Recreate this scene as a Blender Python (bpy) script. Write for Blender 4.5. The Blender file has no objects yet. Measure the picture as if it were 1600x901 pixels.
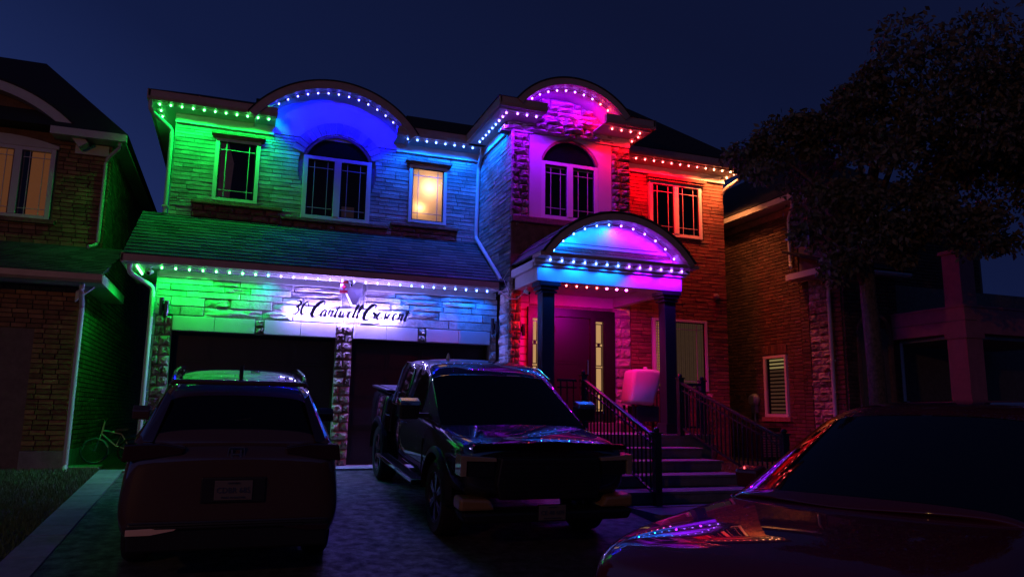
import bpy, bmesh, math, random
import numpy as np
from mathutils import Vector, Matrix
R = math.radians
rnd = random.Random(7)
sc = bpy.context.scene
COL = sc.collection
H = 1.6            # everything is modelled relative to eye height, then lifted by H so the street lies at z = 0

# ------------------------------------------------------------------ camera
cam = bpy.data.objects.new("camera", bpy.data.cameras.new("camera"))
COL.objects.link(cam)
F_PX, PSI, TH, RO = 1167.95, R(20.158), R(9.565), R(0.80)
f_ = Vector((math.sin(PSI)*math.cos(TH), math.cos(PSI)*math.cos(TH), math.sin(TH)))
r0 = Vector((math.cos(PSI), -math.sin(PSI), 0)); u0 = r0.cross(f_)
r_ = r0*math.cos(RO)+u0*math.sin(RO); u_ = -r0*math.sin(RO)+u0*math.cos(RO)
cam.matrix_world = Matrix(((r_.x, u_.x, -f_.x, 0), (r_.y, u_.y, -f_.y, 0), (r_.z, u_.z, -f_.z, H), (0, 0, 0, 1)))
cam.data.sensor_width = 36; cam.data.lens = F_PX/1600*36
cam.data.clip_start = 0.05; cam.data.clip_end = 2000
sc.camera = cam

# ------------------------------------------------------------------ night sky
w = bpy.data.worlds.new("World"); sc.world = w; w.use_nodes = True
nt = w.node_tree; nt.nodes.clear()
def N(t, kind, **kw):
    n = t.nodes.new(kind)
    for k, v in kw.items(): setattr(n, k, v)
    return n
out = N(nt, 'ShaderNodeOutputWorld'); bg = N(nt, 'ShaderNodeBackground')
tc = N(nt, 'ShaderNodeTexCoord'); sep = N(nt, 'ShaderNodeSeparateXYZ')
nt.links.new(tc.outputs['Generated'], sep.inputs[0])
# dusk side lies to the left (-X): mix by azimuth and elevation, smooth all round the dome
ma = N(nt, 'ShaderNodeMath', operation='MULTIPLY_ADD'); ma.inputs[1].default_value = -0.42; ma.inputs[2].default_value = 0.60
nt.links.new(sep.outputs['X'], ma.inputs[0])
mb = N(nt, 'ShaderNodeMath', operation='MULTIPLY_ADD'); mb.inputs[1].default_value = -0.85
nt.links.new(sep.outputs['Z'], mb.inputs[0]); nt.links.new(ma.outputs[0], mb.inputs[2])
cr = N(nt, 'ShaderNodeValToRGB')
cr.color_ramp.elements[0].position = 0.0; cr.color_ramp.elements[0].color = (0.0040, 0.0066, 0.030, 1)
cr.color_ramp.elements[1].position = 0.62; cr.color_ramp.elements[1].color = (0.018, 0.034, 0.145, 1)
e = cr.color_ramp.elements.new(0.28); e.color = (0.0055, 0.0105, 0.050, 1)
nt.links.new(mb.outputs[0], cr.inputs[0]); nt.links.new(cr.outputs[0], bg.inputs[0]); bg.inputs[1].default_value = 1.0
nt.links.new(bg.outputs[0], out.inputs[0])
sc.view_settings.view_transform = 'Standard'; sc.view_settings.look = 'None'
sc.view_settings.exposure = 0; sc.view_settings.gamma = 1; sc.view_settings.use_curve_mapping = False
sc.cycles.max_bounces = 5; sc.cycles.diffuse_bounces = 2; sc.cycles.glossy_bounces = 3; sc.cycles.transparent_max_bounces = 6
sc.cycles.sample_clamp_indirect = 2.0; sc.cycles.sample_clamp_direct = 0.0
sc.cycles.caustics_reflective = False; sc.cycles.caustics_refractive = False

# ------------------------------------------------------------------ materials
def mat(name, col, rough=0.6, metal=0.0, coat=0.0, spec=0.5, var=0.0, nscale=6.0, namt=0.0, bump=0.0, bscale=40.0, col2=None, rn=0.0, crough=0.03):
    m = bpy.data.materials.new(name); m.use_nodes = True
    t = m.node_tree; b = t.nodes['Principled BSDF']
    b.inputs['Roughness'].default_value = rough; b.inputs['Metallic'].default_value = metal
    b.inputs['Coat Weight'].default_value = coat; b.inputs['Coat Roughness'].default_value = crough
    b.inputs['Specular IOR Level'].default_value = spec
    if coat: b.inputs['Coat IOR'].default_value = 1.75
    b.inputs['Base Color'].default_value = (*col, 1)
    L = t.links
    if var or namt or bump or rn:
        geo = N(t, 'ShaderNodeNewGeometry')
        last = None
        if namt:
            no = N(t, 'ShaderNodeTexNoise'); no.inputs['Scale'].default_value = nscale; no.inputs['Detail'].default_value = 6; no.inputs['Roughness'].default_value = 0.65
            L.new(geo.outputs['Position'], no.inputs['Vector'])
            rp = N(t, 'ShaderNodeMapRange'); rp.inputs[1].default_value = 0.38; rp.inputs[2].default_value = 0.66
            L.new(no.outputs[0], rp.inputs[0])
            mx = N(t, 'ShaderNodeMix', data_type='RGBA')
            mm = N(t, 'ShaderNodeMath', operation='MULTIPLY'); mm.inputs[1].default_value = namt
            L.new(rp.outputs[0], mm.inputs[0]); L.new(mm.outputs[0], mx.inputs['Factor'])
            mx.inputs['A'].default_value = (*col, 1); mx.inputs['B'].default_value = (*(col2 or tuple(c*.3 for c in col)), 1)
            last = mx.outputs['Result']
            if rn:
                rr = N(t, 'ShaderNodeMath', operation='MULTIPLY_ADD'); rr.inputs[1].default_value = rn; rr.inputs[2].default_value = rough
                L.new(rp.outputs[0], rr.inputs[0]); L.new(rr.outputs[0], b.inputs['Roughness'])
        if var:
            oi = N(t, 'ShaderNodeObjectInfo')
            ad = N(t, 'ShaderNodeMath', operation='ADD'); fr = N(t, 'ShaderNodeMath', operation='FRACT')
            L.new(oi.outputs['Random'], ad.inputs[0]); L.new(geo.outputs['Random Per Island'], ad.inputs[1]); L.new(ad.outputs[0], fr.inputs[0])
            mr = N(t, 'ShaderNodeMapRange'); mr.inputs[3].default_value = 1-var; mr.inputs[4].default_value = 1+var*.35
            L.new(fr.outputs[0], mr.inputs[0])
            hs = N(t, 'ShaderNodeHueSaturation'); L.new(mr.outputs[0], hs.inputs['Value'])
            if last is None: hs.inputs['Color'].default_value = (*col, 1)
            else: L.new(last, hs.inputs['Color'])
            last = hs.outputs[0]
        if last is not None: L.new(last, b.inputs['Base Color'])
        if bump:
            nb = N(t, 'ShaderNodeTexNoise'); nb.inputs['Scale'].default_value = bscale; nb.inputs['Detail'].default_value = 8; nb.inputs['Roughness'].default_value = 0.6
            L.new(geo.outputs['Position'], nb.inputs['Vector'])
            bp = N(t, 'ShaderNodeBump'); bp.inputs['Strength'].default_value = bump; bp.inputs['Distance'].default_value = 0.02
            L.new(nb.outputs[0], bp.inputs['Height']); L.new(bp.outputs[0], b.inputs['Normal'])
    return m
def emit(name, col, s, sampled=False):
    m = bpy.data.materials.new(name); m.use_nodes = True
    t = m.node_tree; t.nodes.clear()
    o = N(t, 'ShaderNodeOutputMaterial'); e_ = N(t, 'ShaderNodeEmission')
    e_.inputs[0].default_value = (*col, 1); e_.inputs[1].default_value = s
    t.links.new(e_.outputs[0], o.inputs[0])
    if not sampled: m.cycles.emission_sampling = 'NONE'
    return m
def glassmat(name, tint=(1, 1, 1), refl=1.0):
    m = bpy.data.materials.new(name); m.use_nodes = True
    t = m.node_tree; t.nodes.clear()
    o = N(t, 'ShaderNodeOutputMaterial'); tr = N(t, 'ShaderNodeBsdfTransparent'); gl = N(t, 'ShaderNodeBsdfGlossy')
    gl.inputs['Roughness'].default_value = 0.02; tr.inputs[0].default_value = (*tint, 1)
    fr = N(t, 'ShaderNodeFresnel'); fr.inputs[0].default_value = 1.5
    mx = N(t, 'ShaderNodeMixShader')
    t.links.new(fr.outputs[0], mx.inputs[0]); t.links.new(tr.outputs[0], mx.inputs[1]); t.links.new(gl.outputs[0], mx.inputs[2]); t.links.new(mx.outputs[0], o.inputs[0])
    return m
def glowcloth(name, col, s):
    m = mat(name, (.16, .11, .07), .9, namt=.4, nscale=12)
    b = m.node_tree.nodes['Principled BSDF']; b.inputs['Emission Color'].default_value = (*col, 1); b.inputs['Emission Strength'].default_value = s
    m.cycles.emission_sampling = 'NONE'; return m
M = {}
M['lime'] = mat('limestone', (.44, .42, .39), .85, var=.42, namt=.62, nscale=4.5, col2=(.20, .18, .16), bump=.8, bscale=30)
M['limesmooth'] = mat('smooth_limestone', (.56, .53, .49), .8, namt=.30, nscale=2.2, col2=(.36, .33, .30), bump=.25, bscale=60)
M['rock'] = mat('rock_faced_stone', (.52, .47, .40), .9, var=.38, namt=.65, nscale=7, col2=(.24, .19, .15), bump=1.0, bscale=22)
M['rockbrown'] = mat('brown_rock_faced_stone', (.50, .44, .36), .9, var=.55, namt=.95, nscale=8, col2=(.17, .075, .05), bump=1.0, bscale=22)
M['apron'] = mat('reddish_sill_stone', (.32, .15, .10), .9, var=.3, namt=.6, nscale=9, bump=.8, bscale=26)
M['mortar'] = mat('mortar', (.24, .225, .21), .95, namt=.5, nscale=12, bump=.5)
M['mortardark'] = mat('dark_mortar', (.20, .15, .12), .95, namt=.4, nscale=12)
M['wingbrick'] = mat('tan_brown_brick', (.27, .10, .065), .85, var=.4, namt=.5, nscale=7, bump=.5, bscale=50)
M['brick'] = mat('red_brick', (.38, .19, .085), .85, var=.5, namt=.5, nscale=9, bump=.5, bscale=50)
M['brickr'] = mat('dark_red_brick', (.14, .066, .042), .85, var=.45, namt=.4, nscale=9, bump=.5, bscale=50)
M['shingle'] = mat('asphalt_shingle', (.11, .105, .105), .92, var=.55, namt=.5, nscale=40, bump=.6, bscale=160)
M['roof'] = mat('dark_asphalt_roofing', (.03, .028, .027), .95, namt=.4, nscale=20, bump=.4, bscale=120)
M['fascia'] = mat('brown_aluminium_fascia', (.52, .34, .28), .45, namt=.25, nscale=5)
M['soffit'] = mat('pale_soffit', (.55, .52, .48), .55, namt=.12, nscale=4)
M['trim'] = mat('cream_trim', (.60, .57, .52), .5, namt=.15, nscale=5)
M['white'] = mat('white_frame', (.62, .60, .57), .45)
M['muntin'] = mat('muntin_bar', (.40, .39, .36), .45)
M['blackmetal'] = mat('black_painted_metal', (.012, .012, .014), .25, spec=.6)
M['blackcol'] = mat('black_column_paint', (.009, .009, .012), .4)
M['garagedoor'] = mat('dark_garage_door', (.012, .011, .010), .5)
M['door'] = mat('dark_door_paint', (.009, .005, .005), .4)
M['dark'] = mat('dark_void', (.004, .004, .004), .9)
M['curtain'] = mat('curtain_cloth', (.45, .42, .38), .9, namt=.3, nscale=10)
M['sheer'] = mat('brown_sheer_curtain', (.16, .11, .07), .9, namt=.5, nscale=30)
M['glowcurtain'] = glowcloth('warm_lit_curtain', (1, .34, .09), .085)
M['dimcurtain'] = glowcloth('dim_lit_curtain', (1, .50, .24), .035)
M['blind'] = glowcloth('lit_blind', (1, .75, .28), .22)
M['glass'] = glassmat('window_glass')
M['concrete'] = mat('concrete', (.34, .33, .31), .85, namt=.5, nscale=5, bump=.4, bscale=60)
M['paver'] = mat('paving_stone', (.26, .27, .28), .8, var=.25, namt=.4, nscale=8, bump=.3, bscale=60)
M['step'] = mat('stone_step', (.17, .165, .165), .75, namt=.4, nscale=10, bump=.4, bscale=60)
M['asphalt'] = mat('driveway_asphalt', (.095, .095, .10), .35, namt=1.0, nscale=7, col2=(.018, .018, .020), bump=1.0, bscale=70, rn=.45)
M['road'] = mat('road_asphalt', (.050, .050, .052), .6, namt=.6, nscale=3, bump=.6, bscale=90)
M['soil'] = mat('lawn_soil', (.045, .060, .022), .95, namt=.7, nscale=6, bump=.8, bscale=30)
M['grass'] = mat('grass_blade', (.11, .20, .06), .7, var=.5)
M['bark'] = mat('tree_bark', (.20, .12, .07), .95, namt=.9, nscale=22, bump=1, bscale=60)
M['leaf'] = mat('tree_leaf', (.16, .13, .065), .6, var=.5)
M['shrub'] = mat('shrub_leaf', (.07, .10, .04), .6, var=.5)
M['petal'] = mat('pink_petal', (.55, .28, .30), .7, var=.3)
M['chrome'] = mat('chrome', (.75, .75, .76), .09, metal=1)
M['tyre'] = mat('tyre_rubber', (.012, .012, .012), .8)
M['rim'] = mat('alloy_rim', (.22, .22, .23), .25, metal=.9)
M['plastic'] = mat('black_plastic', (.010, .010, .011), .45)
M['carglass'] = mat('car_window_glass', (.002, .002, .003), .02, spec=.5)
M['winglass'] = mat('dark_house_glass', (.004, .004, .005), .03)
M['taillamp'] = mat('red_lamp_lens', (.03, .003, .003), .08, coat=1)
M['headlamp'] = mat('headlamp_lens', (.30, .24, .18), .08, coat=1)
M['amber'] = mat('amber_lens', (.75, .26, .03), .15, coat=1)
M['plate'] = mat('licence_plate', (.13, .11, .105), .4)
M['platetext'] = mat('plate_lettering', (.03, .04, .10), .5)
M['suvpaint'] = mat('dark_brown_car_paint', (.065, .034, .030), .6, metal=0, spec=.12, coat=1.0, crough=.02)
M['truckpaint'] = mat('dark_grey_truck_paint', (.008, .009, .011), .6, metal=0, spec=.12, coat=1.0, crough=.02)
M['truckpaint'].node_tree.nodes['Principled BSDF'].inputs['Coat IOR'].default_value = 2.1
M['redpaint'] = mat('maroon_car_paint', (.085, .005, .012), .6, metal=0, spec=.12, coat=1.0, crough=.02)
M['letter'] = mat('brushed_letter_face', (.03, .03, .03), .5)
M['flagred'] = mat('flag_red', (.62, .02, .04), .6)
M['flagwhite'] = mat('flag_white', (.5, .48, .48), .6)
M['camwhite'] = mat('camera_housing', (.7, .7, .68), .4)
M['pinkboard'] = mat('pale_cover_cloth', (.50, .42, .46), .6, namt=.15, nscale=3)
M['pillar'] = mat('pillar_red_light_tint', (.60, .17, .17), .8, namt=.3, nscale=5)  # glow of the red eave lights is put into the pillar colour
M['reflector'] = mat('lamp_reflection_strip', (.9, .62, .5), .3)  # street lamp's warm reflection painted as a pale strip colour
M['galv'] = mat('grey_meter_metal', (.25, .25, .24), .4, metal=.3)

# ------------------------------------------------------------------ object helpers
def tag(o, label=None, cat=None, group=None, kind=None):
    if label: o['label'] = label
    if cat: o['category'] = cat
    if group: o['group'] = group
    if kind: o['kind'] = kind
    return o
def thing(name, loc, label, cat, group=None, rotz=0.0, pitch=0.0, roll=0.0):
    o = bpy.data.objects.new(name, None); COL.objects.link(o); o.empty_display_size = .2
    o.location = loc; o.rotation_euler = (pitch, roll, rotz)
    return tag(o, label, cat, group)
def par(o, p, keep=True):
    o.parent = p
    if keep:
        chain = Matrix()
        q = p
        while q is not None:
            chain = q.matrix_parent_inverse @ q.matrix_basis @ Matrix() if False else chain
            q = q.parent
        # world matrix of p computed by hand (no depsgraph update needed)
        o.matrix_parent_inverse = wm(p).inverted()
    return o
def wm(o):
    m = o.matrix_parent_inverse @ o.matrix_basis if o.parent else o.matrix_basis
    return wm(o.parent) @ m if o.parent else m.copy()
class MB:
    def __init__(s): s.v = []; s.f = []; s.m = []
    def add(s, vs, fs, T=None):
        b = len(s.v); s.m.append((b, len(s.f)))
        s.v += [tuple(T @ Vector(v)) if T is not None else tuple(v) for v in vs]
        s.f += [tuple(b+i for i in f) for f in fs]
        return s
    def box(s, x0, x1, y0, y1, z0, z1, T=None):
        vs = [(x0, y0, z0), (x1, y0, z0), (x1, y1, z0), (x0, y1, z0), (x0, y0, z1), (x1, y0, z1), (x1, y1, z1), (x0, y1, z1)]
        return s.add(vs, [(3, 2, 1, 0), (4, 5, 6, 7), (0, 1, 5, 4), (1, 2, 6, 5), (2, 3, 7, 6), (3, 0, 4, 7)], T)
    def prism(s, pts, y0, y1, T=None, axis='y'):
        n = len(pts)
        if axis == 'y': vs = [(x, y0, z) for x, z in pts]+[(x, y1, z) for x, z in pts]
        elif axis == 'x': vs = [(y0, x, z) for x, z in pts]+[(y1, x, z) for x, z in pts]
        else: vs = [(x, z, y0) for x, z in pts]+[(x, z, y1) for x, z in pts]
        fs = [tuple(range(n)), tuple(range(2*n-1, n-1, -1))]+[(i, i+n, (i+1) % n+n, (i+1) % n) for i in range(n)]
        return s.add(vs, fs, T)
    def strip(s, outer, inner, y0, y1):
        """ring sector between two equal-length polylines in xz, extruded y0..y1"""
        n = len(outer)
        vs = [(x, y0, z) for x, z in outer]+[(x, y0, z) for x, z in inner]+[(x, y1, z) for x, z in outer]+[(x, y1, z) for x, z in inner]
        fs = []
        for i in range(n-1):
            fs += [(i, i+1, n+i+1, n+i), (2*n+i+1, 2*n+i, 3*n+i, 3*n+i+1), (i+1, i, 2*n+i, 2*n+i+1), (n+i, n+i+1, 3*n+i+1, 3*n+i)]
        fs += [(0, n, 3*n, 2*n), (n-1, 3*n-1, 4*n-1, 2*n-1)]
        return s.add(vs, fs)
    def tube(s, pts, r, seg=8, caps=True):
        pts = [Vector(p) for p in pts]; n = len(pts); rs = r if isinstance(r, (list, tuple)) else [r]*n
        b = len(s.v); up = Vector((0, 0, 1))
        for i, p in enumerate(pts):
            d = (pts[min(i+1, n-1)]-pts[max(i-1, 0)]).normalized()
            a = d.cross(up if abs(d.z) < .95 else Vector((1, 0, 0))).normalized(); c = d.cross(a)
            for k in range(seg):
                t = 2*math.pi*k/seg; s.v.append(tuple(p+(a*math.cos(t)+c*math.sin(t))*rs[i]))
        for i in range(n-1):
            for k in range(seg):
                s.f.append((b+i*seg+k, b+i*seg+(k+1) % seg, b+(i+1)*seg+(k+1) % seg, b+(i+1)*seg+k))
        if caps:
            s.f.append(tuple(b+k for k in range(seg))[::-1]); s.f.append(tuple(b+(n-1)*seg+k for k in range(seg)))
        return s
    def lathe(s, prof, T=None, seg=16, caps=True):
        """prof: (r, h) revolved about local Z"""
        vs = []; fs = []
        for r_k, h in prof:
            for k in range(seg):
                t = 2*math.pi*k/seg; vs.append((r_k*math.cos(t), r_k*math.sin(t), h))
        for i in range(len(prof)-1):
            for k in range(seg): fs.append((i*seg+k, i*seg+(k+1) % seg, (i+1)*seg+(k+1) % seg, (i+1)*seg+k))
        if caps: fs.append(tuple(range(seg))[::-1]); fs.append(tuple((len(prof)-1)*seg+k for k in range(seg)))
        return s.add(vs, fs, T)
    def mesh(s, name, m):
        me = bpy.data.meshes.new(name); me.from_pydata(s.v, [], s.f); me.materials.append(m); me.validate(); return me
    def each(s, name, m, parent=None, **k):
        """one object per primitive added"""
        ends = s.m[1:]+[(len(s.v), len(s.f))]; o = None
        for (v0, f0), (v1, f1) in zip(s.m, ends):
            q = MB(); q.v = s.v[v0:v1]; q.f = [tuple(i-v0 for i in f) for f in s.f[f0:f1]]; o = q.obj(name, m, parent, **k)
        return o
    def obj(s, name, m, parent=None, smooth=False, keep=True, fix=True, bevel=0):
        me = s.mesh(name, m)
        if fix:
            bm = bmesh.new(); bm.from_mesh(me); bmesh.ops.recalc_face_normals(bm, faces=bm.faces)
            if bevel: bmesh.ops.bevel(bm, geom=bm.edges, offset=bevel, segments=2, affect='EDGES', profile=.5)
            bm.to_mesh(me); bm.free()
        if smooth:
            for p in me.polygons: p.use_smooth = True
            if smooth != 2: me.set_sharp_from_angle(angle=R(40))
        o = bpy.data.objects.new(name, me); COL.objects.link(o)
        if parent is not None: par(o, parent, keep)
        return o
def box(name, p, m, x0, x1, y0, y1, z0, z1, **k): return MB().box(x0, x1, y0, y1, z0, z1).obj(name, m, p, **k)
def struct(o): o['kind'] = 'structure'; return o
def text_obj(s, size, m, T, parent, name, depth=.002, keep=True):
    cu = bpy.data.curves.new('t', 'FONT'); cu.body = s; cu.size = size; cu.extrude = depth; cu.align_x = 'CENTER'; cu.align_y = 'CENTER'; cu.resolution_u = 2
    t = bpy.data.objects.new('t', cu); COL.objects.link(t)
    bpy.context.view_layer.update()
    me = bpy.data.meshes.new_from_object(t.evaluated_get(bpy.context.evaluated_depsgraph_get()))
    me.transform(T); me.materials.clear(); me.materials.append(m)
    bpy.data.objects.remove(t); bpy.data.curves.remove(cu)
    o = bpy.data.objects.new(name, me); COL.objects.link(o); par(o, parent, keep); return o

# ------------------------------------------------------------------ masonry pieces (each its own object up to 300 of a name, nearest first)
def variants(kind, n):
    out_ = []
    g = random.Random(3)
    for _ in range(n):
        vs = []; fs = []
        if kind == 'smooth':
            j = lambda a: g.uniform(-a, a)
            for (x, z) in ((-.5, -.5), (.5, -.5), (.5, .5), (-.5, .5)): vs.append((x, 0, z))
            for (x, z) in ((-.5, -.5), (.5, -.5), (.5, .5), (-.5, .5)): vs.append((x+j(.004), .7, z+j(.015)))
            for (x, z) in ((-.488, -.45), (.488, -.45), (.488, .45), (-.488, .45)): vs.append((x+j(.008), .97+j(.06), z+j(.03)))
            fs = [(0, 1, 5, 4), (1, 2, 6, 5), (2, 3, 7, 6), (3, 0, 4, 7), (4, 5, 9, 8), (5, 6, 10, 9), (6, 7, 11, 10), (7, 4, 8, 11), (8, 9, 10, 11)]
        elif kind == 'shingle':
            fs = [(0, 3, 2, 1), (4, 5, 6, 7), (0, 1, 5, 4), (1, 2, 6, 5), (2, 3, 7, 6), (3, 0, 4, 7)]
            j = g.uniform(-.06, .06)
            vs = [(-.5, 0, -.5+j), (.5, 0, -.5), (.5, 0, .5), (-.5, 0, .5), (-.5, 1, -.5+j), (.5, 1, -.5), (.5, .3, .5), (-.5, .3, .5)]
        else:
            nx, nz = 5, 4
            vs = [(-.5, 0, -.5), (.5, 0, -.5), (.5, 0, .5), (-.5, 0, .5)]
            for a in range(nz+1):
                for b in range(nx+1):
                    x = -.5+b/nx; z = -.5+a/nz; edge = a in (0, nz) or b in (0, nx)
                    vs.append((x*(1 if not edge else .985)+(0 if edge else g.uniform(-.07, .07)), (.30+g.uniform(-.12, .12)) if edge else g.uniform(.6, 1.35), z*(1 if not edge else .96)+(0 if edge else g.uniform(-.07, .07))))
            id_ = lambda a, b: 4+a*(nx+1)+b
            for a in range(nz):
                for b in range(nx): fs.append((id_(a, b), id_(a, b+1), id_(a+1, b+1), id_(a+1, b)))
            fs += [(0, 1)+tuple(id_(0, b) for b in range(nx, -1, -1)), (2, 3)+tuple(id_(nz, b) for b in range(nx+1)),
                   (1, 2)+tuple(id_(a, nx) for a in range(nz, -1, -1)), (3, 0)+tuple(id_(a, 0) for a in range(nz+1))]
        out_.append((vs, fs))
    return out_
VAR = {'smooth': variants('smooth', 6), 'rough': variants('rough', 8), 'shingle': variants('shingle', 4)}
pieces = {}
def piece(parent, name, kind, m, T): pieces.setdefault((parent.name, name), []).append((parent, kind, m, T))
_vm = {}
def flush_pieces(limit=300):
    for (pn, name), L in pieces.items():
        L.sort(key=lambda q: q[3].translation.length)
        root = L[0][0]; inv = wm(root).inverted()
        for parent, kind, m, T in L[:limit]:
            k = rnd.randrange(len(VAR[kind])); key = (kind, k, m.name)
            if key not in _vm:
                me = bpy.data.meshes.new(name); me.from_pydata(*[VAR[kind][k][0], [], VAR[kind][k][1]]); me.materials.append(m)
                bm = bmesh.new(); bm.from_mesh(me); bmesh.ops.recalc_face_normals(bm, faces=bm.faces)
                if kind != 'rough': pass
                bm.to_mesh(me); bm.free(); _vm[key] = me
            o = bpy.data.objects.new(name, _vm[key]); COL.objects.link(o); o.matrix_basis = T; o.parent = root; o.matrix_parent_inverse = inv
        rest = {}
        for q in L[limit:]: rest.setdefault(q[2].name, []).append(q)
        for mn, qs in rest.items():
            b = MB()
            for parent, kind, m, T in qs:
                vs, fs = VAR[kind][rnd.randrange(len(VAR[kind]))]; b.add(vs, fs, T)
            o = b.obj(name, qs[0][2], root); o['kind'] = 'stuff'
def facing(origin, udir, ndir):
    u = Vector(udir).normalized(); n = Vector(ndir).normalized(); z = Vector((0, 0, 1))
    M4 = Matrix.Identity(4)
    for i in range(3): M4[i][0] = u[i]; M4[i][1] = n[i]; M4[i][2] = z[i]; M4[i][3] = origin[i]
    return M4
def masonry(parent, name, kind, m, base, u0_, u1_, z0, z1, ch, lmin, lmax, depth=.05, gap=.008, holes=(), arcs=(), jd=0.0, seed=0):
    """base maps local (u, outward, z) to the scene. holes are (u0,u1,z0,z1); arcs (cu,cz,r): nothing inside; blocks outside clip=... skipped"""
    g = random.Random(seed+11)
    zs = sorted({z0, z1, *[min(max(h[2], z0), z1) for h in holes], *[min(max(h[3], z0), z1) for h in holes]})
    rows = []
    for a, b in zip(zs, zs[1:]):
        if b-a < .02: continue
        n = max(1, round((b-a)/ch))
        for i in range(n): rows.append((a+(b-a)*i/n, a+(b-a)*(i+1)/n))
    for ri, (a, b) in enumerate(rows):
        iv = [(u0_, u1_)]; mid = (a+b)/2
        cuts = [(h[0], h[1]) for h in holes if h[2]-1e-4 <= mid <= h[3]+1e-4]
        for cu, cz, r_a in arcs:
            dz = min(abs(a-cz), abs(b-cz)) if not (a < cz < b) else 0
            if dz < r_a: hw = math.sqrt(r_a*r_a-dz*dz); cuts.append((cu-hw, cu+hw))
        for c0, c1 in cuts:
            nv = []
            for p, q in iv:
                if c1 <= p or c0 >= q: nv.append((p, q)); continue
                if c0 > p+.03: nv.append((p, c0))
                if c1 < q-.03: nv.append((c1, q))
            iv = nv
        for p, q in iv:
            u = p; first = True
            while u < q-1e-4:
                l = g.uniform(lmin, lmax)
                if first: l *= g.uniform(.4, 1)
                first = False
                e_ = u+l
                if q-e_ < lmin*.6: e_ = q
                kd = kind if kind != 'mixed' else ('rough' if g.random() < .4 else 'smooth')
                T = base @ Matrix.Translation(((u+e_)/2, g.uniform(-jd, jd)*.5-.004, (a+b)/2)) @ Matrix.Diagonal((e_-u-gap, depth*g.uniform(1-jd*6, 1+jd*10) if jd else depth, b-a-gap, 1))
                piece(parent, name, kd, m, T)
                u = e_
def arc_pts(cx, cz, r_a, a0, a1, n=28): return [(cx+r_a*math.cos(R(a0+(a1-a0)*i/n)), cz+r_a*math.sin(R(a0+(a1-a0)*i/n))) for i in range(n+1)]

# ================================================================== GROUND
def gz(y): return -1.6 if y < 6 else (-1.58+(y-6)*(.63/7.3) if y < 13.3 else -.95)
def sheet(name, m, x0, x1, ys, dz=0.0, label=None, nx=2):
    b = MB(); xs = [x0+(x1-x0)*i/nx for i in range(nx+1)]
    vs = [(x, y, gz(y)+dz) for y in ys for x in xs]; n = nx+1
    fs = [(j*n+i, j*n+i+1, (j+1)*n+i+1, (j+1)*n+i) for j in range(len(ys)-1) for i in range(nx)]
    b.add(vs, fs); o = b.obj(name, m, None, fix=False); return struct(o)
ysg = [6.12, 8, 10, 12, 13.3, 16, 30, 80, 400]
sheet('lawn_ground', M['soil'], -300, 300, ysg)
b = MB(); b.add([(-300, -60, -1.6), (300, -60, -1.6), (300, 6.0, -1.6), (-300, 6.0, -1.6)], [(0, 1, 2, 3)]); struct(b.obj('road', M['road'], None, fix=False))
struct(box('kerb', None, M['concrete'], -300, 300, 6.0, 6.13, -1.8, -1.53, bevel=.012))
sheet('driveway', M['asphalt'], -1.5, 5.15, [6.14, 8, 10, 12, 12.98], .02)
struct(box('garage_apron', None, M['concrete'], -1.5, 5.15, 12.98, 13.98, -1.2, -.925))
struct(box('front_path', None, M['step'], 5.16, 8.4, 8.5, 9.4, -1.6, -1.22))
pv = struct(box('driveway_edging', None, M['concrete'], -1.86, -1.51, 13.15, 13.2, -1.2, -.95))
g = random.Random(5)
y = 6.2
k = 0
while y < 13.2:
    l = .42; ym = y+l/2
    T = Matrix.Translation((-1.685, ym, gz(ym)-.005)) @ Matrix.Rotation(math.atan(.63/7.3), 4, 'X')
    me = MB().box(-.172, .172, -l/2+.004, l/2-.004, -.03, .03+g.uniform(-.003, .003)).obj('paving_slab', M['paver'], None)
    me.matrix_basis = T; par(me, pv); y += l
# grass blades
def grass(name, x0, x1, y0, y1, n, seed, h=.055):
    r = np.random.RandomState(seed)
    x = r.uniform(x0, x1, n); yy = y0+(y1-y0)*r.uniform(0, 1, n)**1.0
    z = np.array([gz(q) for q in yy]); hh = h*r.uniform(.5, 1.3, n); a = r.uniform(0, 6.28, n); wd = .006
    lx = r.uniform(-.03, .03, n); ly = r.uniform(-.03, .03, n)
    v = np.empty((n, 3, 3)); v[:, 0] = np.stack([x-wd*np.cos(a), yy-wd*np.sin(a), z], 1); v[:, 1] = np.stack([x+wd*np.cos(a), yy+wd*np.sin(a), z], 1); v[:, 2] = np.stack([x+lx, yy+ly, z+hh], 1)
    me = bpy.data.meshes.new(name); me.vertices.add(n*3); me.vertices.foreach_set('co', v.reshape(-1)); me.loops.add(n*3); me.loops.foreach_set('vertex_index', np.arange(n*3)); me.polygons.add(n)
    me.polygons.foreach_set('loop_start', np.arange(0, n*3, 3)); me.polygons.foreach_set('loop_total', np.full(n, 3)); me.update(); me.materials.append(M['grass'])
    o = bpy.data.objects.new(name, me); COL.objects.link(o); return o
tag(grass('grass', -7, -1.87, 6.2, 13.9, 90000, 1), 'short mown grass of the front lawn left of the paving slab edging', 'grass', kind='stuff')
tag(grass('grass', 8.5, 16, 6.2, 13.5, 40000, 2), 'short grass in front of the brick house behind the maroon car', 'grass', kind='stuff')

# ================================================================== MAIN HOUSE
house = thing('stone_house', (3, 13.6, -.95), 'two storey pale stone house with curved eaves washed in coloured eave lights', 'house')
FR = lambda Y: facing((0, Y, 0), (1, 0, 0), (0, -1, 0))
LF = lambda X: facing((X, 0, 0), (0, 1, 0), (-1, 0, 0))
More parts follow.
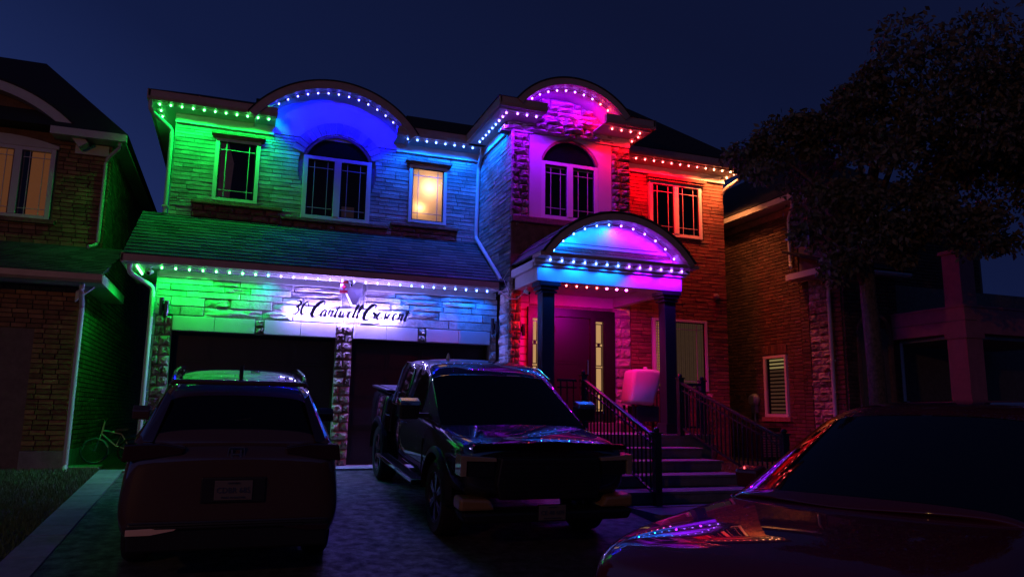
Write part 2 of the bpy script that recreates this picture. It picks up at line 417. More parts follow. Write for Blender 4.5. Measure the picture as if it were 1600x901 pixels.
# --- garage front
wb = MB().box(-1.3, -1.04, 13.66, 14.05, -1.1, 2.36).box(1.66, 1.94, 13.66, 14.05, -1.1, 1.3).box(4.56, 4.68, 13.66, 14.05, -1.1, 2.36).box(-1.04, 4.56, 13.66, 14.05, 1.31, 2.36)
wb.box(-1.3, -1.1, 14.05, 22, -1.1, 2.36)
wb.obj('garage_wall', M['mortar'], house)
RK = M['rock']
B = FR(13.66)
SH = (1.73, 2.13, 1.88, 2.4)
masonry(house, 'stone', 'rough', M['rockbrown'], B, -1.31, -1.04, -.95, 1.56, .17, .12, .28, .06, holes=(), jd=.02, seed=1)
masonry(house, 'stone', 'rough', M['rockbrown'], B, 1.65, 1.95, -.95, 1.55, .16, .12, .3, .06, jd=.02, seed=2)
masonry(house, 'stone', 'rough', RK, B, 4.55, 4.70, -.95, 1.56, .18, .15, .3, .055, jd=.02, seed=3)
masonry(house, 'stone', 'mixed', RK, B, -1.31, 4.70, 1.565, 2.2, .127, .35, .95, .05, gap=.010, jd=.02, seed=4, holes=[SH])
masonry(house, 'garage_side_stone', 'smooth', M['lime'], LF(-1.3), 13.6, 22, -.95, 2.3, .18, .3, .6, .04, seed=5)
# lintels
for x0, x1 in ((-1.04, .27), (.42, 1.64), (1.96, 3.14), (3.30, 4.55)):
    xm = (x0+x1)/2
    for p, q in ((x0, xm), (xm, x1)):
        box('lintel_panel', house, M['limesmooth'], p+.004, q-.004, 13.585, 13.68, 1.312, 1.555, bevel=.006)
for xc in (.345, 3.22):
    masonry(house, 'stone', 'rough', M['rockbrown'], B, xc-.075, xc+.075, 1.312, 1.56, .12, .15, .16, .09, seed=int(xc*9))
box('lintel_panel', house, M['limesmooth'], 1.65, 1.95, 13.61, 13.68, 1.50, 1.565)
# wedge corbel above the centre pier
wedge = MB(); wedge.prism([(1.76, 2.36), (2.08, 2.36), (2.06, 2.12), (1.96, 1.90), (1.90, 1.90), (1.79, 2.12)], 13.50, 13.66)
wedge.obj('keystone', M['limesmooth'], house)
# garage doors
for x0, x1 in ((-1.04, 1.66), (1.94, 4.56)):
    d = box('garage_door', house, M['garagedoor'], x0, x1, 13.90, 13.96, -.925, 1.31)
    n = 4
    for i in range(4):
        za = -.90+i*.545
        for j in range(n):
            xa = x0+.06+j*(x1-x0-.12)/n; xb = xa+(x1-x0-.12)/n-.07
            bb = MB().box(xa, xb, 13.885, 13.90, za+.07, za+.47); bb.box(xa+.05, xb-.05, 13.872, 13.885, za+.12, za+.42)
            bb.obj('door_panel', M['garagedoor'], d)
    MB().box(x0, x0+.03, 13.8, 13.9, -.92, 1.31).box(x1-.03, x1, 13.8, 13.9, -.92, 1.31).box(x0+.03, x1-.03, 13.8, 13.9, 1.28, 1.31).obj('door_jamb', M['garagedoor'], house)
# --- garage roof: deck and shingles
def slope(x0, x1, y0, z0, y1, z1, th=.05): return MB().add([(x0, y0, z0), (x1, y0, z0), (x1, y1, z1), (x0, y1, z1), (x0, y0, z0-th), (x1, y0, z0-th), (x1, y1, z1-th), (x0, y1, z1-th)], [(0, 1, 2, 3), (7, 6, 5, 4), (0, 4, 5, 1), (1, 5, 6, 2), (2, 6, 7, 3), (3, 7, 4, 0)])
slope(-1.80, 4.70, 13.12, 2.46, 15.08, 3.64).obj('roof_deck', M['roof'], house)
L_ = math.hypot(15.08-13.12, 3.64-2.46); ang = math.atan2(3.64-2.46, 15.08-13.12)
rows = 14
for i in range(rows):
    s = (i+.5)/rows; yc = 13.12+(15.08-13.12)*s; zc = 2.46+(3.64-2.46)*s
    u = -1.82-rnd.uniform(0, .25)
    while u < 4.70:
        l = rnd.uniform(.2, .38); a = max(u, -1.82); e_ = min(u+l, 4.71)
        if e_-a > .04:
            T = Matrix.Translation(((a+e_)/2, yc, zc)) @ Matrix.Rotation(ang, 4, 'X') @ Matrix(((e_-a-.004, 0, 0, 0), (0, 0, L_/rows*1.12, 0), (0, .022, 0, 0), (0, 0, 0, 1)))
            piece(house, 'shingle', 'shingle', M['shingle'], T)
        u += l
MB().prism([(13.10, 2.45), (13.10, 2.34), (13.13, 2.33), (13.22, 2.33), (13.22, 2.45)], -1.83, 4.55, axis='x').each('gutter', M['fascia'], house)
MB().box(-1.80, 4.60, 13.225, 13.66, 2.325, 2.345).box(-1.80, -1.31, 13.665, 15.4, 2.325, 2.345).each('soffit', M['soffit'], house)
MB().box(-1.835, -1.805, 13.10, 15.4, 2.32, 2.47).obj('rake_board', M['fascia'], house)
MB().box(-1.30, 1.70, 13.60, 13.66, 2.20, 2.323).box(2.16, 4.66, 13.60, 13.66, 2.20, 2.323).box(-1.30, 1.70, 13.585, 13.61, 2.20, 2.225).box(2.16, 4.66, 13.585, 13.61, 2.20, 2.225).each('frieze_board', M['trim'], house)
# --- upper storey, left section (Y = 15)
YU = 15.06; BU = FR(YU)
MB().box(-1.37, 3.18, YU, YU+.25, 3.3, 5.62).box(3.18, 3.96, YU, YU+.25, 3.3, 3.94).box(3.18, 3.96, YU, YU+.25, 5.17, 5.62).box(3.96, 4.76, YU, YU+.25, 3.3, 5.62).box(-1.37, -1.15, YU+.25, 23, 2.3, 5.62).obj('upper_wall', M['mortar'], house)
W1 = (-.66, .17, 3.97, 5.33); W2 = (1.0, 2.36, 3.80, 5.18); W3 = (3.16, 3.98, 3.93, 5.28)
AP = [(-.98, .62, 3.62, 3.93), (.66, 2.72, 3.58, 3.78), (2.83, 4.22, 3.60, 3.88)]
AC = (1.68, 4.88, .78)
masonry(house, 'limestone_block', 'smooth', M['lime'], BU, -1.40, 4.72, 3.62, 5.46, .086, .26, .55, .06, gap=.006, holes=[W1, (W2[0], W2[1], W2[2], 5.15), W3]+AP, arcs=[AC], seed=21, jd=.008)
masonry(house, 'limestone_block', 'smooth', M['lime'], LF(-1.37), 15.0, 23, 3.0, 5.5, .15, .4, .8, .03, seed=22)
for h in AP:   # stone apron panels below the sills
    masonry(house, 'apron_stone', 'rough', M['apron'], FR(YU-.05), h[0], h[1], h[2], h[3]-.06, .12, .25, .5, .05, jd=.02, seed=int(h[0]*7)+30)
    box('stone_sill', house, M['apron'], h[0]-.03, h[1]+.03, 14.90, YU, h[3]-.06, h[3], bevel=.008)
# voussoirs round the arched window
def voussoirs(parent, cx, cz, r0_, r1_, a0, a1, n, y0, y1, m, name='voussoir'):
    for i in range(n):
        p = a0+(a1-a0)*(i+.04)/n; q = a0+(a1-a0)*(i+.96)/n
        pts = arc_pts(cx, cz, r1_, p, q, 2)+arc_pts(cx, cz, r0_, q, p, 2)
        MB().prism(pts, y0+rnd.uniform(-.008, .008), y1).obj(name, m, parent, bevel=.005)
voussoirs(house, 1.68, 4.88, .73, .98, 20, 160, 17, 14.985, YU+.01, M['lime'])
# smooth stone tympanum of the big curved eave
bc = (1.54, 4.50); 
a_ = math.degrees(math.asin((5.47-4.5)/1.84))
pts = arc_pts(*bc, 1.84, a_, 180-a_, 30)
MB().prism(pts, 15.0, YU+.2).obj('tympanum', M['limesmooth'], house)
# small dark window in arched lunette is part of the window below
# friezes, soffits and gutters of the upper left section
MB().box(-1.40, .40, 14.975, YU, 5.42, 5.603).box(2.86, 4.72, 14.975, YU, 5.42, 5.603).box(-1.40, .40, 14.95, 14.98, 5.42, 5.45).box(2.86, 4.72, 14.95, 14.98, 5.42, 5.45).each('frieze_board', M['trim'], house)
MB().box(-1.80, .41, 14.55, YU+.1, 5.605, 5.625).box(2.80, 4.70, 14.55, YU+.1, 5.605, 5.625).box(-1.80, -1.38, YU+.1, 23, 5.605, 5.625).each('soffit', M['soffit'], house)
gp = [(14.42, 5.78), (14.42, 5.66), (14.45, 5.61), (14.545, 5.61), (14.545, 5.78)]
MB().prism(gp, -1.84, .43, axis='x').each('gutter', M['fascia'], house)
MB().prism(gp, 2.76, 4.30, axis='x').each('gutter', M['fascia'], house)
MB().box(-1.86, -1.805, 14.42, 23.2, 5.61, 5.79).each('gutter', M['fascia'], house)
def arch_roof(cx, cz, ro, ri, zc, y0, y1, nm='curved_fascia', deep=.35):
    a = math.degrees(math.asin((zc-cz)/ro)); b2 = a
    MB().strip(arc_pts(cx, cz, ro, a, 180-a, 40), arc_pts(cx, cz, ri, b2, 180-b2, 40), y0, y0+.10).obj(nm, M['fascia'], house, smooth=True)
    MB().strip(arc_pts(cx, cz, ro+.025, a, 180-a, 40), arc_pts(cx, cz, ro+.002, a, 180-a, 40), y0-.02, y1+.6).obj('curved_roof', M['roof'], house, smooth=True)
    MB().strip(arc_pts(cx, cz, ri+.03, b2, 180-b2, 40), arc_pts(cx, cz, ri+.008, b2, 180-b2, 40), y0+.102, y1).obj('curved_soffit', M['soffit'], house, smooth=True)
arch_roof(1.54, 4.50, 1.985, 1.83, 5.62, 14.38, 15.02)
# main roofs
r_m = MB()
r_m.add([(-1.86, 14.40, 5.785), (.02, 14.40, 5.785), (.02, 14.8, 5.97), (-1.0, 14.8, 5.97)], [(0, 1, 2, 3)])
r_m.add([(3.06, 14.40, 5.785), (5.2, 14.40, 5.785), (5.2, 15.0, 6.26), (3.06, 15.0, 6.26)], [(0, 1, 2, 3)])
r_m.add([(-1.0, 14.8, 5.97), (.02, 14.8, 5.97), (.02, 23, 5.97), (-1.0, 23, 5.97)], [(0, 1, 2, 3)])
r_m.add([(.02, 15.28, 6.26), (3.06, 15.28, 6.26), (3.06, 15.0, 6.26), (5.2, 15.0, 6.26), (5.2, 23, 6.26), (.02, 23, 6.26)], [(0, 1, 2, 3, 4, 5)])
r_m.add([(-1.86, 14.40, 5.785), (-1.0, 14.8, 5.97), (-1.0, 23, 5.97), (-1.86, 23.3, 5.785)], [(0, 1, 2, 3)])
r_m.add([(-1.86, 23.3, 5.785), (5.2, 23.3, 5.785), (5.2, 23, 6.26), (-1.0, 23, 5.97)], [(0, 1, 2, 3)])
r_m.each('roof_slope', M['roof'], house)
# --- projecting bay (front Y = 12.95, X 4.70 - 7.30)
YB = 13.0; BB = FR(YB)
MB().box(4.76, 7.25, YB+.09, YB+.25, 2.7, 5.62).box(4.76, 4.92, YB+.001, 15.3, -1.1, 5.62).box(7.05, 7.25, YB+.25, 15.2, 2.7, 5.62).obj('bay_wall', M['mortar'], house)
masonry(house, 'limestone_block', 'smooth', M['lime'], LF(4.76), 12.95, 14.98, 2.3, 5.47, .086, .26, .55, .06, gap=.006, seed=41, jd=.008)
masonry(house, 'stone', 'rough', M['rock'], LF(4.76), 12.95, 13.6, -.9, 2.3, .2, .3, .6, .05, seed=42)
masonry(house, 'stone', 'rough', M['rockbrown'], BB, 4.71, 4.95, -.3, 2.9, .17, .14, .25, .06, seed=43, jd=.02)
masonry(house, 'stone', 'rough', M['rockbrown'], BB, 4.71, 5.08, 3.5, 5.42, .15, .2, .38, .07, seed=44, jd=.02)
masonry(house, 'stone', 'rough', M['rockbrown'], BB, 6.88, 7.30, 3.5, 5.42, .15, .2, .4, .07, seed=45, jd=.02)
pts = [(5.09, 3.72), (5.34, 3.72), (5.34, 4.98)]+arc_pts(5.96, 4.76, .66, 180-18, 90, 12)+[(5.96, 5.52), (5.09, 5.42)]
MB().prism(pts, 12.97, YB+.12).obj('smooth_panel', M['limesmooth'], house)
pts = [(6.87, 3.72), (6.57, 3.72), (6.57, 4.98)]+arc_pts(5.96, 4.76, .66, 18, 90, 12)+[(5.96, 5.52), (6.87, 5.42)]
MB().prism(pts, 12.97, YB+.12).obj('smooth_panel', M['limesmooth'], house)
masonry(house, 'stone', 'rough', M['rockbrown'], FR(12.94), 5.88, 6.04, 5.42, 5.60, .09, .1, .16, .06, seed=46)
box('stone_sill', house, M['apron'], 4.70, 6.95, 12.83, YB, 3.60, 3.72, bevel=.01)
box('bay_apron', house, M['apron'], 4.72, 7.28, 12.93, YB, 2.75, 3.598)
# corbelled stone tympanum above
def tymp_rows(cx, cz, r_a, z0, z1, ch, y, seed):
    g = random.Random(seed); z = z0
    while z < z1:
        hw = math.sqrt(max(0, r_a*r_a-(z+ch*.6-cz)**2)); u = cx-hw
        while u < cx+hw-.05:
            l = g.uniform(.18, .55); e_ = min(u+l, cx+hw)
            if cx+hw-e_ < .1: e_ = cx+hw
            piece(house, 'stone', 'rough', RK, FR(y) @ Matrix.Translation(((u+e_)/2, 0, z+ch/2)) @ Matrix.Diagonal((e_-u-.01, .08*g.uniform(.6, 1.5), ch-.01, 1)))
            u = e_
        z += ch
pts = arc_pts(5.74, 4.87, 1.36, 24, 156, 26)
MB().prism(pts, YB-.02, YB+.2).obj('tympanum', M['mortar'], house)
tymp_rows(5.74, 4.87, 1.35, 5.44, 6.17, .105, YB-.03, 5)
for i, (x0, x1, z0_, z1_) in enumerate(((5.05, 6.6, 5.44, 5.53), (5.2, 6.42, 5.53, 5.64), (5.12, 6.5, 5.64, 5.74))):
    masonry(house, 'stone', 'rough', RK, FR(YB-.06-.04*i), x0, x1, z0_, z1_, .1, .25, .5, .09, seed=60+i, jd=.02)
MB().box(4.73, 5.14, 12.93, YB, 5.42, 5.603).box(6.50, 7.28, 12.93, YB, 5.42, 5.603).box(4.66, 4.70, 12.95, 14.97, 5.44, 5.603).each('frieze_board', M['trim'], house)
MB().box(4.27, 5.16, 12.42, 12.93, 5.605, 5.625).box(6.40, 7.46, 12.42, 12.93, 5.605, 5.625).box(4.27, 4.70, 12.93, 14.40, 5.605, 5.625).box(7.30, 7.46, 12.93, 13.6, 5.605, 5.625).each('soffit', M['soffit'], house)
gb = [(12.28, 5.79), (12.28, 5.67), (12.31, 5.62), (12.41, 5.62), (12.41, 5.79)]
MB().prism(gb, 4.24, 5.18, axis='x').each('gutter', M['fascia'], house)
MB().prism(gb, 6.42, 7.50, axis='x').each('gutter', M['fascia'], house)
MB().box(4.22, 4.265, 12.28, 14.42, 5.62, 5.79).box(7.465, 7.51, 12.28, 13.66, 5.62, 5.79).each('gutter', M['fascia'], house)
arch_roof(5.74, 4.87, 1.485, 1.36, 5.78, 12.24, 13.0)
r_m = MB()
r_m.add([(4.20, 12.26, 5.795), (4.66, 12.26, 5.795), (4.66, 13.1, 6.16), (4.62, 13.1, 6.16)], [(0, 1, 2, 3)])
r_m.add([(6.82, 12.26, 5.795), (7.52, 12.26, 5.795), (6.9, 13.1, 6.16), (6.82, 13.1, 6.16)], [(0, 1, 2, 3)])
r_m.add([(4.62, 13.1, 6.16), (6.9, 13.1, 6.16), (6.9, 16, 6.2), (4.62, 16, 6.2)], [(0, 1, 2, 3)])
r_m.add([(4.20, 12.26, 5.795), (4.62, 13.1, 6.16), (4.62, 16, 6.2), (4.20, 16, 5.795)], [(0, 1, 2, 3)])
r_m.add([(7.52, 12.26, 5.795), (7.52, 16, 5.795), (6.9, 16, 6.2), (6.9, 13.1, 6.16)], [(0, 1, 2, 3)])
r_m.each('roof_slope', M['roof'], house)
# --- right wing and entrance wall (Y = 14.25)
YW = 14.3; BW = FR(YW)
MB().box(4.92, 10.46, YW, YW+.2, -1.2, 5.62).box(10.2, 10.46, YW+.2, 23, -1.2, 5.62).obj('wing_wall', M['mortar'], house)
WW = (8.46, 9.92, 4.02, 5.40); WM = (8.5, 9.93, .55, 2.16)
DR = (5.62, 7.56, -.2, 2.26)
masonry(house, 'brick', 'smooth', M['wingbrick'], BW, 7.28, 10.50, 3.0, 5.47, .080, .22, .42, .05, gap=.006, holes=[WW], seed=51, jd=.008)
masonry(house, 'brick', 'smooth', M['wingbrick'], BW, 8.0, 10.50, -1.1, 3.0, .080, .22, .42, .05, gap=.006, holes=[WM], seed=52, jd=.008)
masonry(house, 'quoin', 'rough', M['rock'], BW, 7.57, 8.0, -.3, 2.75, .22, .3, .45, .06, seed=53)
masonry(house, 'entrance_stone', 'smooth', M['limesmooth'], BW, 4.93, 5.62, -.3, 2.75, .155, .4, .7, .05, seed=54)
box('door_lintel', house, M['limesmooth'], 5.63, 7.56, 14.25, YW, 2.27, 2.75)
masonry(house, 'wing_side_stone', 'smooth', M['lime'], facing((10.46, 0, 0), (0, 1, 0), (1, 0, 0)), 14.3, 22, -1, 5.5, .2, .5, .9, .04, seed=55)
MB().box(7.32, 10.5, 14.20, YW, 5.42, 5.603).box(7.32, 10.5, 14.18, 14.21, 5.42, 5.45).each('frieze_board', M['trim'], house)
MB().box(7.47, 10.68, 13.78, YW+.1, 5.605, 5.625).box(10.5, 10.68, YW+.1, 22, 5.605, 5.625).each('soffit', M['soffit'], house)
gw = [(13.64, 5.79), (13.64, 5.67), (13.67, 5.62), (13.77, 5.62), (13.77, 5.79)]
MB().prism(gw, 7.53, 10.72, axis='x').each('gutter', M['fascia'], house)
MB().box(10.685, 10.74, 13.64, 22.2, 5.62, 5.79).each('gutter', M['fascia'], house)
MB().add([(5.2, 13.62, 5.80), (10.76, 13.62, 5.80), (10.76, 22.3, 5.80), (5.2, 22.3, 5.80), (7.98, 16.3, 8.2), (7.98, 19.6, 8.2)],
         [(0, 1, 4), (1, 2, 5, 4), (2, 3, 5), (3, 0, 4, 5), (0, 3, 2, 1)]).obj('wing_roof', M['roof'], house)
MB().prism([(4.96, 2.80), (7.56, 2.80), (7.56, 2.9), (4.96, 2.9)], 13.26, 14.24).obj('recess_ceiling', M['soffit'], house)

# --- windows
def window(x0, x1, z0, z1, yf, sashes, frame=.06, head=None, arch=None, backing=True, curtain=None, lit=False, bars=(.13, .13, .16, .16)):
    """frame, sashes with prairie muntins, glass and a dark room behind; yf = front of the frame"""
    f = MB()
    f.box(x0, x0+frame, yf, yf+.09, z0, z1).box(x1-frame, x1, yf, yf+.09, z0, z1).box(x0+frame, x1-frame, yf, yf+.09, z0, z0+frame*.8).box(x0+frame, x1-frame, yf, yf+.09, z1-frame*.8, z1)
    n = len(sashes)-1
    for s in sashes[1:-1]: f.box(s-frame*.75, s+frame*.75, yf-.008, yf+.09, z0+frame*.8, z1-frame*.8)
    fr = f.obj('window', M['white'], house, bevel=.004)
    for i in range(n):
        a = sashes[i]+frame*(1 if i == 0 else .75); b_ = sashes[i+1]-frame*(1 if i == n-1 else .75); za = z0+frame*.8; zb = z1-frame*.8
        box('sash', fr, M['dark'], a, a+.02, yf+.02, yf+.05, za, zb)
        MB().box(b_-.02, b_, yf+.02, yf+.05, za, zb).box(a+.02, b_-.02, yf+.02, yf+.05, za, za+.02).box(a+.02, b_-.02, yf+.02, yf+.05, zb-.02, zb).obj('sash', M['dark'], fr)
        MB().add([(a+.02, yf+.045, za+.02), (b_-.02, yf+.045, za+.02), (b_-.02, yf+.045, zb-.02), (a+.02, yf+.045, zb-.02)], [(0, 1, 2, 3)]).obj('pane', M['glass'], fr, fix=False)
        q = .012
        if i >= 0:
            h = (zb-za)
            m_ = MB().box(a+bars[0]-q/2, a+bars[0]+q/2, yf+.028, yf+.04, za+.02, zb-.02).box(b_-bars[1]-q/2, b_-bars[1]+q/2, yf+.028, yf+.04, za+.02, zb-.02)
            m_.obj('muntin', M['muntin'], fr)
            m_ = MB().box(a+.02, b_-.02, yf+.0255, yf+.0375, zb-bars[2]-q/2, zb-bars[2]+q/2).box(a+.02, b_-.02, yf+.0255, yf+.0375, za+bars[3]-q/2, za+bars[3]+q/2)
            m_.obj('muntin', M['muntin'], fr)
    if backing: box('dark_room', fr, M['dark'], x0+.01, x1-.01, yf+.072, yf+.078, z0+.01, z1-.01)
    if head: MB().box(x0-.05, x1+.05, yf-.07, yf+.10, z1, z1+.045).box(x0-.08, x1+.08, yf-.11, yf+.10, z1+.045, z1+.10).obj('window_head', M['apron'], fr, bevel=.006)
    return fr
w1 = window(-.66, .17, 3.97, 5.22, 14.965, [-.66, .17], .075, head=True)
MB().prism([(-.57, 4.04), (-.34, 4.04), (-.30, 4.75), (-.42, 5.14), (-.57, 5.14)], 15.016, 15.030).obj('curtain', M['curtain'], w1)
w2 = window(1.0, 2.36, 3.80, 5.10, 14.965, [1.0, 1.68, 2.36], .09)
box('cardboard', w2, M['curtain'], 1.80, 2.05, 15.015, 15.03, 3.88, 4.12)
def lunette(cx, cz, r_a, zs, y, fw=.05):
    a = math.degrees(math.asin((zs-cz)/r_a))
    fr = MB().strip(arc_pts(cx, cz, r_a, a, 180-a, 24), arc_pts(cx, cz, r_a-fw, a, 180-a, 24), y, y+.09).obj('window', M['apron'], house)
    MB().prism(arc_pts(cx, cz, r_a-fw-.001, a+1, 179-a, 24), y+.05, y+.06).obj('pane', M['winglass'], fr)
    return fr
lunette(1.68, 4.86, .72, 5.10, 14.97)
# bedroom window with candle light behind a curtain
w3 = window(3.16, 3.98, 3.93, 5.18, 14.965, [3.16, 3.98], .07, head=True, backing=False)
cm = bpy.data.materials.new('lit_curtain'); cm.use_nodes = True; t = cm.node_tree; t.nodes.clear()
o_ = N(t, 'ShaderNodeOutputMaterial'); ad = N(t, 'ShaderNodeAddShader'); d1 = N(t, 'ShaderNodeBsdfDiffuse'); d2 = N(t, 'ShaderNodeBsdfTranslucent')
d1.inputs[0].default_value = (.35, .3, .25, 1); d2.inputs[0].default_value = (.6, .52, .42, 1)
t.links.new(d1.outputs[0], ad.inputs[0]); t.links.new(d2.outputs[0], ad.inputs[1]); t.links.new(ad.outputs[0], o_.inputs[0])
MB().add([(3.24, 15.04, 3.98), (3.90, 15.04, 3.98), (3.90, 15.04, 5.14), (3.24, 15.04, 5.14)], [(0, 1, 2, 3)]).obj('curtain', cm, w3, fix=False)
def light(name, loc, col, power, rad=.02, parent=None, spot=None, direc=None, blend=.5):
    ld = bpy.data.lights.new(name, 'SPOT' if spot else 'POINT'); ld.color = col; ld.energy = power; ld.shadow_soft_size = rad
    if spot: ld.spot_size = spot; ld.spot_blend = blend
    o = bpy.data.objects.new(name, ld); COL.objects.link(o); o.location = loc
    if direc: o.rotation_euler = Vector(direc).to_track_quat('-Z', 'Y').to_euler()
    if parent is not None: par(o, parent)
    return o
# the room niche replaces the wall behind it: a shallow lit room box
MB().box(3.20, 3.94, 15.30, 15.32, 3.9, 5.2).obj('room_wall', M['curtain'], w3)
light('bedside_light', (3.42, 15.13, 4.28), (1, .55, .22), 3.4, .03, w3)
light('room_light', (3.62, 15.27, 4.75), (1, .56, .32), 17, .08, w3)
# bay window
w4 = window(5.34, 6.57, 3.76, 4.92, 12.975, [5.34, 5.955, 6.57], .085)
lunette(5.955, 4.76, .655, 4.925, 12.975)
MB().box(5.44, 5.86, 13.025, 13.035, 4.80, 4.84).box(6.05, 6.47, 13.025, 13.035, 4.80, 4.84).obj('blind_rail', M['white'], w4)
# wing window upper, wing window lower
w5 = window(8.50, 9.88, 4.02, 5.28, 14.22, [8.50, 9.19, 9.88], .085, head=True)
w6 = window(8.53, 9.93, .56, 2.14, 14.22, [8.53, 8.83, 9.93], .07, backing=True, bars=(.05, .2, .16, .16))
MB().box(8.60, 8.745, 14.278, 14.286, .62, 2.08).obj('lit_gap', emit('warm_room_glow', (1, .50, .13), .45), w6)
c_ = MB()
for i in range(18): c_.box(8.90+i*.053, 8.938+i*.053, 14.276-(i % 2)*.006, 14.288, .62, 2.08)
c_.each('curtain_fold', M['dimcurtain'], w6)
lace = MB()
for i in range(24): lace.box(8.60, 8.745, 14.272, 14.276, .64+i*.06, .66+i*.06)
lace.box(8.665, 8.68, 14.270, 14.274, .62, 2.08); lace.obj('lace', M['sheer'], w6)
# --- front door
dr = box('front_door', house, M['door'], 6.0, 6.98, 14.22, 14.27, -.14, 2.02)
for x0, x1, z0_, z1_ in ((6.12, 6.86, 1.05, 1.86), (6.12, 6.86, .02, .9)):
    MB().box(x0, x1, 14.208, 14.22, z0_, z1_).box(x0+.06, x1-.06, 14.198, 14.208, z0_+.06, z1_-.06).obj('door_panel', M['door'], dr)
MB().tube([(6.92, 14.17, .85), (6.92, 14.17, 1.15)], .012).tube([(6.92, 14.17, .87), (6.92, 14.22, .87)], .01).tube([(6.92, 14.17, 1.13), (6.92, 14.22, 1.13)], .01).obj('door_handle', M['chrome'], dr)
MB().box(5.57, 5.64, 14.17, 14.28, -.14, 2.20).box(5.84, 6.0, 14.17, 14.28, -.14, 2.03).box(6.98, 7.08, 14.17, 14.28, -.14, 2.03).box(7.33, 7.56, 14.17, 14.28, -.14, 2.20).box(5.64, 7.33, 14.17, 14.28, 2.03, 2.20).obj('door_surround', M['door'], house)
glow = emit('hall_light', (1, .55, .22), .50)
for x0, x1 in ((5.64, 5.84), (7.08, 7.33)):
    sl = MB().box(x0, x0+.035, 14.19, 14.27, .02, 2.03).box(x1-.035, x1, 14.19, 14.27, .02, 2.03).box(x0+.035, x1-.035, 14.19, 14.27, .02, .1).box(x0+.035, x1-.035, 14.19, 14.27, 1.97, 2.03).obj('sidelight', M['door'], house)
    MB().box(x0+.035, x1-.035, 14.255, 14.265, .1, 1.97).obj('pane', glow, sl)
    l = MB(); xm = (x0+x1)/2
    for z0_, z1_ in ((.12, .45), (.5, 1.0), (1.03, 1.45), (1.5, 1.93)):
        l.box(x0+.045, x0+.065, 14.24, 14.25, z0_, z1_).box(x1-.065, x1-.045, 14.24, 14.25, z0_, z1_).box(x0+.065, x1-.065, 14.24, 14.25, z0_, z0_+.02).box(x0+.065, x1-.065, 14.24, 14.25, z1_-.02, z1_)
    l.box(xm-.03, xm+.03, 14.236, 14.25, 1.44, 1.51).box(xm-.03, xm+.03, 14.236, 14.25, .44, .51)
    l.obj('lead_came', M['blackmetal'], sl)

# --- entrance porch roof
MB().prism([(4.80, 2.30), (7.72, 2.30), (7.72, 2.62), (4.80, 2.62)], 11.82, 11.98).each('porch_beam', M['trim'], house, bevel=.008)
MB().box(4.74, 7.78, 11.76, 11.82, 2.555, 2.60).box(4.70, 7.82, 11.70, 11.82, 2.605, 2.66).each('porch_cornice', M['trim'], house, bevel=.006)
MB().box(4.80, 4.96, 11.985, 12.93, 2.30, 2.66).box(7.56, 7.72, 11.985, 14.24, 2.30, 2.66).each('porch_beam', M['trim'], house, bevel=.008)
MB().box(4.72, 4.80, 11.825, 12.93, 2.52, 2.66).each('porch_cornice', M['trim'], house, bevel=.008)
MB().box(4.96, 7.56, 11.985, 13.24, 2.50, 2.53).box(4.96, 7.56, 13.245, 14.24, 2.50, 2.53).each('porch_ceiling', M['soffit'], house)
MB().box(4.70, 7.84, 11.42, 11.80, 2.665, 2.73).obj('pediment_shelf', M['fascia'], house)
a0 = math.degrees(math.asin((2.735-1.75)/1.66))
MB().prism(arc_pts(6.24, 1.75, 1.66, a0, 180-a0, 30), 11.78, 11.82).obj('pediment_panel', M['trim'], house)
for zz in (2.86, 2.93, 3.0):
    hw = math.sqrt(1.65**2-(zz+.03-1.75)**2)
    box('siding_board', house, M['apron'] if zz == 2.86 else M['trim'], 6.24-hw, 6.24+hw, 11.755-.004*(zz > 2.9), 11.785, zz, zz+.055)
a0 = math.degrees(math.asin((2.73-1.75)/1.77))
MB().strip(arc_pts(6.24, 1.75, 1.775, a0, 180-a0, 36), arc_pts(6.24, 1.75, 1.655, a0, 180-a0, 36), 11.38, 11.48).obj('curved_fascia', M['fascia'], house, smooth=True)
MB().strip(arc_pts(6.24, 1.75, 1.80, a0, 180-a0, 36), arc_pts(6.24, 1.75, 1.778, a0, 180-a0, 36), 11.36, 13.0).obj('curved_roof', M['roof'], house, smooth=True)
MB().strip(arc_pts(6.24, 1.75, 1.685, a0+1, 179-a0, 36), arc_pts(6.24, 1.75, 1.665, a0+1, 179-a0, 36), 11.482, 11.8).obj('curved_soffit', M['soffit'], house, smooth=True)
# shingles of the barrel roof, laid in rows round the curve
n_a = 16
for i in range(n_a):
    a1 = a0+(180-2*a0)*(i+.5)/n_a; y = 11.36
    while y < 12.95:
        l = rnd.uniform(.18, .34); e_ = min(y+l, 12.99)
        rad = R(a1); nrm = Vector((math.cos(rad), 0, math.sin(rad))); tan = Vector((-math.sin(rad), 0, math.cos(rad)))*(1 if a1 < 90 else -1)
        c0 = Vector((6.24, (y+e_)/2, 1.75))+nrm*1.80; wl = R((180-2*a0)/n_a)*1.81
        T = Matrix(((0, nrm.x*.02, tan.x*wl*1.05, c0.x), (e_-y-.006, 0, 0, c0.y), (0, nrm.z*.02, tan.z*wl*1.05, c0.z), (0, 0, 0, 1)))
        piece(house, 'porch_shingle', 'shingle', M['shingle'], T); y = e_
for xc in (5.04, 7.49):
    c = MB().box(xc-.115, xc+.115, 11.87, 12.10, -.33, 2.16); c.box(xc-.16, xc+.16, 11.83, 12.15, -.30, -.12)
    c.box(xc-.15, xc+.15, 11.84, 12.14, 2.10, 2.14).box(xc-.17, xc+.17, 11.82, 12.16, 2.16, 2.22).box(xc-.20, xc+.20, 11.80, 12.18, 2.22, 2.298)
    c.obj('porch_column', M['blackcol'], house, bevel=.006)
